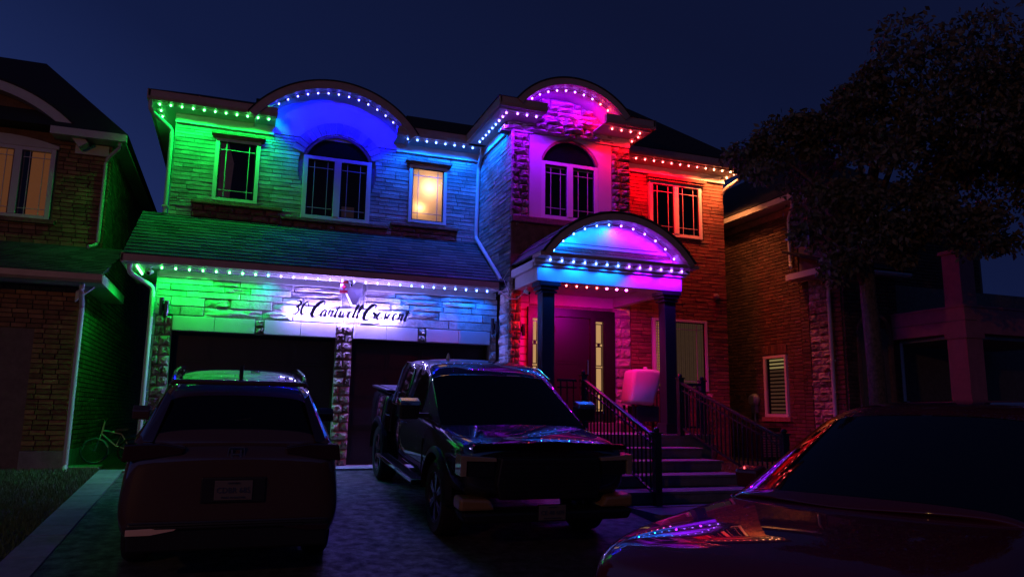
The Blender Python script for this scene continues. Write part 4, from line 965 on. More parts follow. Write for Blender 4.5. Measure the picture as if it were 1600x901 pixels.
MB().add([(XR-.44, 12.84, 4.94), (18, 12.84, 4.94), (18, 23, 4.94), (XR-.44, 23, 4.94), (14.4, 15.7, 7.2), (14.4, 20, 7.2)], [(0, 1, 4), (1, 2, 5, 4), (2, 3, 5), (3, 0, 4, 5), (0, 3, 2, 1)]).obj('hip_roof', M['roof'], rn)
# lower eave
MB().prism([(11.75, 3.12), (11.75, 3.04), (11.79, 3.0), (11.87, 3.0), (11.87, 3.12)], XR-.35, 13.4, axis='x').box(XR-.40, XR-.34, 11.75, 13.2, 3.0, 3.13).each('gutter', M['trim'], rn)
MB().box(XR-.33, 13.4, 11.87, 12.05, 3.005, 3.02).box(XR-.33, XR, 12.05, 13.2, 3.005, 3.02).each('soffit', M['soffit'], rn)
slope(XR-.38, 13.5, 11.75, 3.13, 13.3, 3.7).obj('lower_roof', M['roof'], rn)
spout([(XR-.28, 13.02, 4.80), (XR-.28, 13.02, 4.66), (XR-.06, 13.42, 4.5), (XR-.06, 13.42, 3.42), (XR-.16, 13.3, 3.34)], parent=rn, s=.036)
spout([(XR-.26, 12.10, 3.0), (XR-.26, 12.10, 2.86), (XR-.07, 12.30, 2.7), (XR-.07, 12.30, -1.05)], parent=rn, s=.042)
# arched doorway of the front and balcony porch with square pillars
dfr = MB().strip(arc_pts(12.5, 1.75, .48, 0, 180, 16), arc_pts(12.5, 1.75, .40, 0, 180, 16), 11.98, 12.1).box(12.02, 12.10, 11.98, 12.1, -1.2, 1.75).box(12.90, 12.98, 11.98, 12.1, -1.2, 1.75).obj('arched_frame', M['apron'], rn)
MB().prism(arc_pts(12.5, 1.75, .39, 0, 180, 16)+[(12.11, -1.2), (12.89, -1.2)], 12.08, 12.12).obj('arched_window', M['winglass'], rn)
for x0, y0_, z0_, z1_ in ((13.0, 10.30, -1.2, 1.66), (16.2, 10.30, -1.2, 1.66)):
    MB().box(x0, x0+.42, y0_, y0_+.42, z0_+.3, z1_).box(x0-.04, x0+.46, y0_-.04, y0_+.46, z0_, z0_+.3).box(x0-.03, x0+.45, y0_-.03, y0_+.45, z1_-.1, z1_-.002).obj('porch_pillar', M['pillar'], rn)
MB().box(13.0, 13.3, 10.30, 12.04, 1.662, 2.16).box(13.3, 16.62, 10.30, 10.6, 1.662, 2.16).obj('balcony_parapet', M['pillar'], rn)
MB().box(12.98, 13.32, 10.28, 12.04, 2.162, 2.20).box(13.32, 16.64, 10.28, 10.62, 2.162, 2.20).obj('parapet_cap', M['pillar'], rn)
MB().box(12.995, 13.3, 10.29, 12.04, 1.90, 1.915).obj('parapet_band', M['apron'], rn)
MB().box(13.0, 13.38, 10.32, 10.70, 2.20, 3.22).box(12.95, 13.43, 10.27, 10.75, 3.22, 3.29).obj('upper_pillar', M['pillar'], rn)
MB().box(13.3, 16.6, 10.62, 12.5, 1.60, 1.66).each('porch_ceiling', M['soffit'], rn)
spout([(13.22, 12.0, 1.6), (13.22, 12.0, -1.1)], parent=rn, s=.035)
# gas meter
gm = thing('gas_meter', (11.66, 14.9, .35), 'round grey utility meter on the brick side wall left of the shuttered window', 'meter')
MB().lathe([(.15, 0), (.16, .05), (.13, .12), (.10, .14)], Matrix.Translation((11.68, 14.86, .42)) @ Matrix.Rotation(R(-90), 4, 'Y'), 18).obj('meter_face', M['galv'], gm)
MB().box(11.60, 11.68, 14.78, 14.94, .12, .30).tube([(11.64, 14.86, .12), (11.64, 14.86, -.5)], .025, 8).obj('pipe', M['galv'], gm)
ac = thing('outdoor_box', (11.3, 14.2, -.95), 'dark utility box standing at the foot of the brick wall beneath the shuttered window', 'utility box')
MB().box(11.05, 11.55, 13.9, 14.5, -.9, -.25).box(11.03, 11.57, 13.88, 14.52, -.25, -.20).obj('casing', M['plastic'], ac, bevel=.01)
g_ = MB()
for i in range(10): g_.box(11.08, 11.52, 13.885, 13.90, -.84+i*.056, -.81+i*.056)
g_.obj('grille', M['galv'], ac)

# ================================================================== TREE, SHRUBS
def quads(name, cs, ns_, size, m, parent, seed, fold=True):
    """many small two-triangle leaves around the clump centres"""
    r = np.random.RandomState(seed); P = []
    for (cx, cy, cz, rx, ry, rz), n in zip(cs, ns_):
        d = r.normal(size=(n, 3)); d /= np.linalg.norm(d, axis=1)[:, None]
        rad = r.uniform(.25, 1.0, n)**.55*(1+.22*np.sin(d[:, 0]*9+cx*3)*np.sin(d[:, 2]*8+cz*5))
        P.append(np.stack([cx+d[:, 0]*rad*rx, cy+d[:, 1]*rad*ry, cz+d[:, 2]*rad*rz], 1))
    P = np.concatenate(P); n = len(P)
    u = r.normal(size=(n, 3)); u[:, 2] -= .8; u /= np.linalg.norm(u, axis=1)[:, None]
    v = np.cross(u, r.normal(size=(n, 3))); v /= np.linalg.norm(v, axis=1)[:, None]
    s = size*r.uniform(.6, 1.4, n)[:, None]
    V = np.empty((n, 4, 3)); V[:, 0] = P; V[:, 1] = P+u*s*.5+v*s*.26; V[:, 2] = P+u*s; V[:, 3] = P+u*s*.5-v*s*.26
    me = bpy.data.meshes.new(name); me.vertices.add(n*4); me.vertices.foreach_set('co', V.reshape(-1)); me.loops.add(n*4); me.loops.foreach_set('vertex_index', np.arange(n*4))
    me.polygons.add(n); me.polygons.foreach_set('loop_start', np.arange(0, n*4, 4)); me.polygons.foreach_set('loop_total', np.full(n, 4)); me.update(); me.materials.append(m)
    o = bpy.data.objects.new(name, me); COL.objects.link(o); par(o, parent); return o
tree = thing('leafy_tree', (9.4, 9.0, -1.25), 'tall broad leafy tree dark against the night sky in front of the right brick house', 'tree')
r = np.random.RandomState(4)
cl = []
for (x, y, z, s) in ((7.55, 9.3, 4.25, .52), (7.95, 9.0, 4.05, .45), (8.25, 8.7, 4.35, .42), (8.5, 8.3, 4.75, .6), (8.9, 8.0, 5.05, .75), (9.3, 7.4, 4.9, .9), (9.7, 7.2, 5.0, .9), (9.1, 8.3, 4.1, .8), (9.8, 7.6, 4.1, .9), (10.5, 7.4, 4.3, 1.0),
                     (8.7, 8.7, 3.6, .6), (8.45, 8.85, 3.1, .5), (9.0, 8.6, 2.9, .7), (9.6, 8.0, 3.1, .7), (10.6, 7.2, 3.5, .7), (8.75, 8.8, 2.45, .45), (9.2, 8.6, 2.5, .4), (9.6, 8.2, 2.95, .4), (10.4, 7.7, 2.8, .5), (9.6, 9.6, 5.2, 1.0), (10.6, 9.0, 5.2, 1.1), (10.8, 8.6, 3.6, 1.0), (9.9, 6.3, 4.7, .8), (10.6, 6.3, 3.9, .8)):
    for k in range(5):
        if k == 0 and x > 9.2 and z > 4.5: z -= .35
        q = r.normal(size=3)*.55*s; rr = s*r.uniform(.35, .7)
        cl.append((x+q[0], y+q[1], z+q[2]*.8, rr, rr, rr*.8))
quads('crown', cl, [int(850*c[3]**1.3+110) for c in cl], .095, M['leaf'], tree, 5)
tr = MB(); tr.tube([(9.38, 9.05, -1.4), (9.40, 9.02, -.4), (9.36, 9.0, .8), (9.30, 9.0, 1.9), (9.25, 8.95, 2.8), (9.35, 8.8, 3.8), (9.5, 8.6, 4.8)], [.20, .145, .13, .12, .11, .08, .03], 12)
tr.obj('trunk', M['bark'], tree, smooth=2)
for L_ in (((9.28, 9.0, 2.0), (8.9, 8.95, 2.9), (8.3, 9.0, 3.7), (7.7, 9.2, 4.2)), ((9.28, 8.95, 2.9), (9.8, 8.6, 3.4), (10.3, 8.0, 4.0)), ((9.27, 8.95, 2.9), (9.2, 8.3, 3.8), (9.3, 7.7, 4.7)), ((9.3, 8.9, 3.2), (8.9, 8.6, 4.0), (8.7, 8.2, 4.8)), ((9.3, 9.0, 2.6), (9.8, 9.4, 3.8), (10.2, 9.4, 4.9))):
    MB().tube(L_, [.075, .05, .03, .015][:len(L_)] if len(L_) == 4 else [.07, .04, .015], 7).obj('limb', M['bark'], tree, smooth=2)
def bush(name, label, cat, x, y, z, rx, rz, n, size, m, seed, flowers=0, group=None):
    t_ = thing(name, (x, y, z), label, cat, group)
    rr = np.random.RandomState(seed)
    cs = [(x+rr.uniform(-.5, .5)*rx, y+rr.uniform(-.5, .5)*rx, z+rz*rr.uniform(.35, .75), rx*.55, rx*.55, rz*.4) for _ in range(5)]
    quads('foliage', cs, [n//5]*5, size, m, t_, seed)
    st = MB()
    for k in range(6): st.tube([(x+rr.uniform(-.05, .05), y+rr.uniform(-.05, .05), z-.02), (x+rr.uniform(-.5, .5)*rx, y+rr.uniform(-.5, .5)*rx, z+rz*.7)], .006, 5)
    st.obj('stems', M['bark'], t_)
    for k in range(flowers):
        d = rr.normal(size=3); d /= np.linalg.norm(d); d[2] = abs(d[2])*.9+.2
        c = (x+d[0]*rx*.8, y+d[1]*rx*.8, z+rz*(.45+.5*d[2]))
        quads('flower_head', [(c[0], c[1], c[2], .06, .06, .05)], [60], .035, M['petal'], t_, seed+k+1)
    return t_
bush('hydrangea_bush', 'rounded bush with pale pink flower heads just above the maroon car roof', 'bush', 7.35, 7.1, -1.50, .42, 1.62, 1800, .06, M['shrub'], 31, 14)
bush('flowering_plant', 'low flowering plant at the right foot of the steps beside the railing', 'plant', 7.85, 9.5, -1.22, .28, .42, 500, .05, M['shrub'], 41, 6, None)
bush('flowering_plant', 'low flowering plant with a bright pink bloom beyond the foot of the right railing', 'plant', 8.6, 9.4, -1.2, .25, .55, 400, .05, M['shrub'], 51, 4, None)
pp = thing('potted_plant', (9.45, 13.6, -.95), 'tall rose plant in a pot with one pink bloom below the curtained window', 'potted plant')
MB().lathe([(.14, 0), (.20, .36), (.21, .40), (.18, .40)], Matrix.Translation((9.45, 13.6, -.95)), 14).obj('pot', M['apron'], pp)
MB().tube([(9.45, 13.6, -.6), (9.47, 13.58, 0), (9.45, 13.55, .42)], .01, 6).tube([(9.45, 13.6, -.6), (9.38, 13.62, -.1), (9.36, 13.6, .3)], .008, 6).obj('stems', M['bark'], pp)
quads('foliage', [(9.45, 13.58, .0, .20, .20, .40)], [420], .06, M['shrub'], pp, 61)
quads('flower_head', [(9.44, 13.5, .46, .07, .07, .05)], [60], .035, M['petal'], pp, 62)

# ================================================================== BICYCLE and slab by the left house
bk = thing('childs_bicycle', (-2.0, 14.6, -.93), 'small child bicycle leaning in the dark gap between the houses', 'bicycle')
def wheel_t(x, y, z, r_a, m, parent):
    me = MB(); pts = [(x+r_a*math.cos(t), y+.05*math.cos(t), z+r_a*math.sin(t)) for t in np.linspace(0, 2*math.pi, 25)]
    o = me.tube(pts, .018, 7, caps=False).obj('wheel', M['tyre'] if m is None else m, parent, smooth=2)
    s_ = MB()
    for k in range(10):
        a = math.pi*2*k/10; s_.tube([(x, y, z), (x+r_a*.95*math.cos(a), y+.05*math.cos(a), z+r_a*.95*math.sin(a))], .003, 4)
    s_.obj('spokes', M['chrome'], o)
wheel_t(-2.13, 14.55, -.70, .20, M['galv'], bk); wheel_t(-1.58, 14.62, -.70, .20, None, bk)
MB().tube([(-2.13, 14.55, -.70), (-2.05, 14.57, -.40), (-2.02, 14.57, -.22)], .014).tube([(-2.05, 14.57, -.42), (-1.82, 14.6, -.62), (-1.58, 14.62, -.70)], .014).tube([(-2.05, 14.57, -.36), (-1.75, 14.6, -.42), (-1.82, 14.6, -.62)], .014).tube([(-1.75, 14.6, -.42), (-1.58, 14.62, -.70)], .012).obj('frame', M['trim'], bk, smooth=True)
MB().tube([(-2.16, 14.45, -.20), (-2.05, 14.55, -.16), (-2.02, 14.57, -.22), (-2.0, 14.66, -.16), (-2.1, 14.76, -.2)], .012).obj('handlebar', M['chrome'], bk, smooth=True)
MB().prism([(-1.86, -.38), (-1.66, -.36), (-1.64, -.32), (-1.84, -.34)], 14.54, 14.66).tube([(-1.75, 14.6, -.42), (-1.75, 14.6, -.35)], .012).obj('saddle', M['plastic'], bk)
MB().strip([(-2.33+.0, -.68), (-2.27, -.53), (-2.13, -.475), (-1.99, -.53), (-1.92, -.64)], [(-2.31, -.68), (-2.25, -.54), (-2.13, -.49), (-2.0, -.545), (-1.94, -.645)], 14.50, 14.60).obj('mudguard', M['trim'], bk)
sb = MB().box(-2.42, -1.92, 13.55, 14.15, -.945, -.90).obj('splash_slab', M['concrete'], None, bevel=.008)
tag(sb, 'thin concrete slab lying on the grass by the corner downspout of the left house', 'slab')

# ================================================================== VEHICLES
def loft(rings, close=True):
    """rings: list of half profiles [(x,y,z)...] running bottom centre -> side -> top centre; mirrored in x"""
    b_ = MB(); full = []
    for rg in rings:
        L_ = list(rg); full.append(L_+[(-x, y, z) for x, y, z in reversed(L_[1:-1])])
    n = len(full[0]); b_.v = [p for q in full for p in q]
    for i in range(len(full)-1):
        for k in range(n): b_.f.append((i*n+k, i*n+(k+1) % n, (i+1)*n+(k+1) % n, (i+1)*n+k))
    m = (n)//2
    for base_, rev in ((0, True), ((len(full)-1)*n, False)):   # caps as a quad ladder between the two sides
        for k in range(m):
            q = (base_+k, base_+k+1, base_+(n-k-1) % n, base_+(n-k) % n)
            q = tuple(dict.fromkeys(q))
            if len(q) > 2: b_.f.append(q[::-1] if rev else q)
    return b_
def finish_body(b_, name, m, root, sub=2, cutters=(), crease_z=None):
    me = b_.mesh(name, m); bm = bmesh.new(); bm.from_mesh(me); bmesh.ops.recalc_face_normals(bm, faces=bm.faces); bm.to_mesh(me); bm.free()
    o = bpy.data.objects.new(name, me); COL.objects.link(o)
    md = o.modifiers.new('s', 'SUBSURF'); md.levels = md.render_levels = sub
    tmp = []
    for (y, z, r_a, x0, x1) in cutters:
        for sx in (-1, 1):
            c = MB().lathe([(r_a, 0), (r_a, abs(x1-x0))], Matrix.Translation((sx*x0, y, z)) @ Matrix.Rotation(R(90*sx), 4, 'Y'), 40).obj('cut', m, None); tmp.append(c)
            bo = o.modifiers.new('b', 'BOOLEAN'); bo.operation = 'DIFFERENCE'; bo.object = c; bo.solver = 'EXACT'
    bpy.context.view_layer.update()
    me2 = bpy.data.meshes.new_from_object(o.evaluated_get(bpy.context.evaluated_depsgraph_get()))
    bpy.data.objects.remove(o)
    for c in tmp: bpy.data.objects.remove(c)
    me2.name = name
    for p in me2.polygons: p.use_smooth = True
    me2.set_sharp_from_angle(angle=R(38))
    o = bpy.data.objects.new(name, me2); COL.objects.link(o); o.parent = root; return o
def body_ring(y, wl, zl, wm, zm, wb, zb, zt, cr_=.03, shoulder=.10):
    return [(0, y, zl), (wl*.6, y, zl), (wl, y, zl+.02), (wm, y, zm-.12), (wm, y, zm+.05), (wb, y, zb), (wb-shoulder*.4, y, zt-.02), (wb-shoulder*2, y, zt+cr_*.5), (0, y, zt+cr_)]
def glass_ring(y, wb, zb, wt, zt, cr_=.02):
    if zt-zb < .06: return [(0, y, zb-.05), (wb*.6, y, zb-.05), (wb, y, zb-.03), (wb, y, zb), ((wb+wt)/2, y, (zb+zt)/2), (wt+.02, y, zt), (wt-.03, y, zt+.01), (wt*.55, y, zt+cr_*.8), (0, y, zt+cr_)]
    return [(0, y, zb-.05), (wb*.6, y, zb-.05), (wb, y, zb-.03), (wb, y, zb+.02), (wb+(wt-wb)*.5, y, zb+(zt-zb)*.5), (wt+.03, y, zt-.07), (wt-.03, y, zt-.012), (wt*.55, y, zt+cr_*.8), (0, y, zt+cr_)]
def lerp_ring(a, b_, t_): return [tuple(u+(v-u)*t_ for u, v in zip(p_, q_)) for p_, q_ in zip(a, b_)]
def bow(rings, idx, amt, hw):
    return [[(x_, y_-amt*(1-min(1, abs(x_)/hw)**2), z_) for x_, y_, z_ in r_] if i in idx else r_ for i, r_ in enumerate(rings)]
def densify(rings, idx):
    out_ = []; mp = []
    for i, r_ in enumerate(rings):
        out_.append(r_); mp.append(i)
        if i in idx:
            for t_ in (.08, .92): out_.append(lerp_ring(rings[i], rings[i+1], t_)); mp.append(i)
    return out_, mp
def greenhouse(rings, classify, names, root, sub=2, dense=()):
    rings, mp = densify(rings, dense)
    b_ = loft(rings); n = len(rings[0])*2-2; groups = {}
    nf = (len(rings)-1)*n
    for fi, f in enumerate(b_.f):
        if fi < nf: i, k = divmod(fi, n); kk = k if k < n//2 else n-1-k; c = classify(mp[i], kk); side = k < n//2
        else: c = None; side = True
        groups.setdefault((c, side if c == 'side_window' else True), []).append(f)
    for (c, s), fs in groups.items():
        nm, m = names[c]
        q = MB(); q.v = b_.v; q.f = fs
        me = q.mesh(nm, m); bm = bmesh.new(); bm.from_mesh(me)
        bmesh.ops.delete(bm, geom=[v for v in bm.verts if not v.link_faces], context='VERTS'); bmesh.ops.recalc_face_normals(bm, faces=bm.faces)
        if c is not None:   # make sure glass normals look outward
            cen = Vector((0, 0, .9))
            for f in bm.faces:
                if f.normal.dot(f.calc_center_median()-cen) < 0: f.normal_flip()
        bm.to_mesh(me); bm.free()
        o = bpy.data.objects.new(nm, me); COL.objects.link(o); md = o.modifiers.new('s', 'SUBSURF'); md.levels = md.render_levels = sub
        if c is not None: md2 = o.modifiers.new('t', 'SOLIDIFY'); md2.thickness = .006; md2.offset = -1
        for p in me.polygons: p.use_smooth = True
        o.parent = root
def make_wheel(root, x, y, r_a, wd, spokes=5, dark=False):
    sx = 1 if x > 0 else -1
    T = Matrix.Translation((x, y, r_a)) @ Matrix.Rotation(R(90*sx), 4, 'Y')
    wh = MB().lathe([(r_a*.2, -wd/2), (r_a*.25, wd/2-.06)], T, 16).obj('wheel', M['plastic'], root, keep=False)
    MB().lathe([(r_a*.68, -wd/2), (r_a*.9, -wd/2), (r_a*.985, -wd/2+.03), (r_a, -wd/4), (r_a, wd/4), (r_a*.985, wd/2-.03), (r_a*.9, wd/2), (r_a*.68, wd/2-.01), (r_a*.66, wd/2-.03), (r_a*.66, -wd/2+.01)], T, 36, caps=False).obj('tyre', M['tyre'], wh, smooth=True, keep=False)
    rm = MB()
    rm.lathe([(r_a*.655, wd/2-.015), (r_a*.655, wd/2-.03), (r_a*.60, wd/2-.05), (r_a*.61, wd/2-.012), (r_a*.655, wd/2-.015)], T, 32, caps=False)
    rm.lathe([(r_a*.62, wd/2-.05), (r_a*.60, -.05)], T, 32, caps=False)
    for k in range(spokes):
        a = 2*math.pi*k/spokes
        for da in (-.12, .12):
            p = T @ Matrix.Rotation(a+da, 4, 'Z')
            rm.prism([(r_a*.10, -.014), (r_a*.63, -.022), (r_a*.63, .022), (r_a*.10, .014)], wd/2-.055, wd/2-.02, T=p, axis='z')
    rm.lathe([(r_a*.13, wd/2-.05), (r_a*.13, wd/2-.012), (r_a*.09, wd/2-.004)], T, 16)
    rm.obj('rim', M['rim'], wh, smooth=True, keep=False)
    return wh
def licence(root, y, z, txt, sub_, rot180=False):
    s = 1 if not rot180 else -1
    p = MB().box(-.152, .152, y-.006, y+.006, z-.076, z+.076).obj('licence_plate', M['plate'], root, bevel=.004, keep=False)
    Tr = Matrix.Translation((0, y-.010*(1 if not rot180 else -1), z)) @ (Matrix.Rotation(R(180), 4, 'Z') if rot180 else Matrix()) @ Matrix.Rotation(R(90), 4, 'X')
    text_obj(txt, .062, M['platetext'], Tr, p, 'lettering', keep=False)
    text_obj(sub_, .020, M['platetext'], Matrix.Translation((0, 0, -.055)) @ Tr, p, 'lettering', keep=False)
    text_obj('ONTARIO', .022, M['platetext'], Matrix.Translation((0, 0, .056)) @ Tr, p, 'lettering', keep=False)
    MB().box(-.16, .16, min(y+s*.0065, y+s*.014), max(y+s*.0065, y+s*.014), z-.084, z+.084).obj('plate_frame', M['plastic'], root, keep=False)
PITCH = math.atan(.63/7.3)
# ---- crossover, tail towards us
suv = thing('parked_suv', (.06, 9.35, gz(9.35)+.02), 'dark brown crossover parked tail first before the left garage door', 'car', pitch=-PITCH, rotz=math.pi)
rings = [body_ring(*a) for a in ((-2.33, .55, .36, .66, .55, .62, .66, .74), (-2.22, .74, .26, .84, .52, .80, .76, .86), (-1.7, .84, .22, .915, .52, .87, .88, .98), (-.95, .86, .2, .925, .52, .90, .96, 1.04), (0, .86, .2, .925, .52, .91, .98, 1.05), (1.0, .86, .2, .925, .54, .915, 1.0, 1.07), (1.75, .85, .24, .93, .58, .90, 1.0, 1.10), (2.12, .82, .28, .91, .60, .86, 1.0, 1.12), (2.28, .79, .34, .87, .62, .82, .99, 1.06), (2.33, .72, .42, .80, .64, .76, .92, .98))]
suv.scale = (1, 1, 1.07)
finish_body(loft(rings), 'body', M['suvpaint'], suv, 2, [(-1.38, .36, .40, .55, 1.2), (1.28, .36, .40, .55, 1.2)])
gr = [glass_ring(*a) for a in ((-1.08, .76, 1.0, .70, 1.02), (-1.0, .80, 1.0, .70, 1.09), (-.30, .86, 1.02, .63, 1.52), (-.12, .87, 1.02, .63, 1.585), (.28, .87, 1.03, .63, 1.625), (.36, .87, 1.03, .63, 1.63), (1.05, .87, 1.05, .62, 1.61), (1.15, .87, 1.05, .62, 1.60), (1.62, .86, 1.08, .60, 1.57), (1.80, .85, 1.08, .59, 1.54), (1.98, .84, 1.09, .60, 1.46), (2.16, .82, 1.09, .68, 1.20), (2.22, .80, 1.05, .72, 1.10))]
def cls(i, k):
    if k in (5, 6, 7) and i in (1,): return 'windshield'
    if k in (5, 6, 7) and i == 10: return 'rear_window'
    if k in (3, 4) and i in (2, 3, 5, 7, 8 - 0) and i not in (3,): return 'side_window'
    return None
greenhouse(gr, cls, {None: ('cabin', M['suvpaint']), 'windshield': ('windshield', M['carglass']), 'rear_window': ('rear_window', M['carglass']), 'side_window': ('side_window', M['carglass'])}, suv, dense=(1, 10))
for sx in (-1, 1):
    for yy in (-1.38, 1.28): make_wheel(suv, sx*.80, yy, .355, .23)
    MB().tube([(sx*.60, -.25, 1.58), (sx*.60, -.12, 1.63), (sx*.60, .5, 1.65), (sx*.59, 1.3, 1.635), (sx*.58, 1.66, 1.60), (sx*.575, 1.78, 1.55)], [.012, .020, .020, .020, .020, .014], 8).obj('roof_rail', M['chrome'], suv, smooth=True, keep=False)
    # tail lamp: a blade up the rear pillar joined to a bar across the tailgate shoulder
    tl = MB(); tl.add([(sx*.76, 2.17, 1.12), (sx*.66, 2.22, 1.12), (sx*.55, 2.03, 1.46), (sx*.60, 1.96, 1.50), (sx*.80, 2.10, 1.12), (sx*.70, 2.15, 1.12), (sx*.60, 1.98, 1.44), (sx*.63, 1.92, 1.48)], [(0, 1, 2, 3), (4, 7, 6, 5), (0, 3, 7, 4), (1, 5, 6, 2), (2, 6, 7, 3), (0, 4, 5, 1)])
    tl.obj('tail_lamp', M['taillamp'], suv, keep=False, bevel=.008)
    tl = MB(); tl.prism([(sx*.88, .98), (sx*.86, 1.11), (sx*.60, 1.12), (sx*.40, 1.09), (sx*.42, 1.04), (sx*.66, 1.0)], 2.20, 2.325)
    tl.obj('tail_lamp', M['taillamp'], suv, keep=False, bevel=.01)
    MB().prism([(sx*.80, .435), (sx*.62, .435), (sx*.44, .465), (sx*.42, .480), (sx*.62, .485), (sx*.80, .48)], 2.352, 2.372).obj('reflector', M['reflector'] if sx > 0 else M['taillamp'], suv, keep=False, bevel=.004)  # one side carries the painted lamp reflection, the other a dark lens
    mr = MB().prism([(-.72, 1.02), (-.74, 1.16), (-.62, 1.19), (-.56, 1.14), (-.56, 1.04)], sx*.96, sx*1.15, axis='x').obj('door_mirror', M['suvpaint'], suv, keep=False, bevel=.015)
    MB().box(min(sx*.86, sx*.97), max(sx*.86, sx*.97), -.70, -.64, 1.03, 1.06).obj('mirror_arm', M['plastic'], mr, keep=False)
MB().prism([(-.60, 1.565), (.60, 1.565), (.56, 1.60), (-.56, 1.60)], 1.86, 2.02).obj('roof_spoiler', M['suvpaint'], suv, keep=False, bevel=.012)
MB().prism([(1.40, 1.60), (1.66, 1.60), (1.64, 1.65), (1.58, 1.72), (1.53, 1.715)], -.018, .018, axis='x').obj('antenna_fin', M['plastic'], suv, keep=False, bevel=.006)
MB().prism([(-.79, .30), (.79, .30), (.80, .52), (-.80, .52)], 2.20, 2.352).box(-.60, .60, 2.352, 2.375, .47, .50).obj('rear_bumper', M['plastic'], suv, keep=False, bevel=.02)
MB().box(-.78, .78, 2.352, 2.362, .52, .532).obj('bumper_trim', M['rim'], suv, keep=False)
MB().box(-.26, .26, 2.325, 2.345, .66, .86).obj('plate_recess', M['plastic'], suv, keep=False, bevel=.01)
MB().box(-.045, -.028, 2.30, 2.325, .995, 1.075).box(.028, .045, 2.30, 2.325, .995, 1.075).box(-.028, .028, 2.30, 2.325, 1.03, 1.042).strip([(-.065, 1.09), (-.072, 1.03), (-.06, .98)], [(-.055, 1.09), (-.062, 1.03), (-.05, .98)], 2.29, 2.318).strip([(.055, 1.09), (.062, 1.03), (.05, .98)], [(.065, 1.09), (.072, 1.03), (.06, .98)], 2.29, 2.318).box(-.06, .06, 2.29, 2.318, 1.085, 1.093).obj('emblem', M['chrome'], suv, keep=False)
licence(suv, 2.352, .76, 'CDBR 685', 'YOURS TO DISCOVER', True)
MB().tube([(-.1, 2.10, 1.30), (.30, 2.13, 1.235), (.36, 2.135, 1.22)], .008, 6).obj('rear_wiper', M['plastic'], suv, keep=False)
# ---- pickup, nose towards us
trk = thing('pickup_truck', (3.20, 10.36, gz(10.36)+.02), 'dark grey pickup facing us before the right garage door, coloured lights mirrored on its hood', 'truck', pitch=PITCH)
TP = M['truckpaint']
rings = [body_ring(*a, cr_=.05) for a in ((-2.80, .80, .62, .86, .85, .84, .98, 1.05), (-2.72, .90, .55, .96, .85, .92, 1.03, 1.11), (-2.3, .94, .48, 1.0, .88, .96, 1.08, 1.15), (-1.62, .94, .45, 1.01, .88, .97, 1.12, 1.20), (-1.45, .94, .45, 1.01, .88, .965, 1.14, 1.215), (0, .94, .45, 1.01, .88, .965, 1.17, 1.235), (1.38, .94, .45, 1.01, .88, .965, 1.20, 1.26))]
finish_body(loft(rings), 'body', TP, trk, 2, [(-1.85, .42, .50, .55, 1.3)])
rings = [body_ring(*a, cr_=.0) for a in ((1.44, .94, .5, 1.01, .88, .975, 1.24, 1.36), (1.5, .94, .5, 1.01, .88, .975, 1.24, 1.365), (2.2, .94, .5, 1.01, .88, .975, 1.26, 1.38), (2.75, .92, .5, .98, .88, .96, 1.26, 1.39), (2.82, .88, .55, .95, .88, .93, 1.24, 1.37))]
finish_body(loft(rings), 'cargo_bed', TP, trk, 2, [(1.82, .42, .50, .55, 1.3)])
MB().prism([(1.46, 1.392), (2.74, 1.405), (2.74, 1.43), (1.46, 1.418)], -.84, .84, axis='x').obj('bed_cover', mat('bed_cover_vinyl', (.05, .05, .055), .5), trk, keep=False, bevel=.008)
for sx in (-1, 1): MB().prism([(1.45, 1.375), (2.80, 1.385), (2.80, 1.425), (1.45, 1.415)], sx*.86, sx*.96, axis='x').obj('bed_rail', M['plastic'], trk, keep=False, bevel=.008)
gr = [glass_ring(*a) for a in ((-1.80, .90, 1.13, .86, 1.15), (-1.72, .93, 1.15, .90, 1.20), (-.80, .94, 1.20, .80, 1.76), (-.58, .94, 1.22, .75, 1.90), (.10, .935, 1.23, .73, 1.935), (.22, .935, 1.23, .73, 1.935), (.95, .93, 1.24, .72, 1.92), (1.12, .92, 1.25, .71, 1.89), (1.30, .90, 1.26, .72, 1.74), (1.40, .88, 1.24, .80, 1.30))]
def cls2(i, k):
    if k in (5, 6, 7) and i == 1: return 'windshield'
    if k in (5, 6, 7) and i == 8: return 'rear_window'
    if k in (3, 4) and i in (2, 3, 5): return 'side_window'
    return None
greenhouse(bow(gr, (0, 1, 2, 3), .12, .90), cls2, {None: ('cab', TP), 'windshield': ('windshield', M['carglass']), 'rear_window': ('rear_window', M['carglass']), 'side_window': ('side_window', M['winglass'])}, trk, dense=(1, 8))
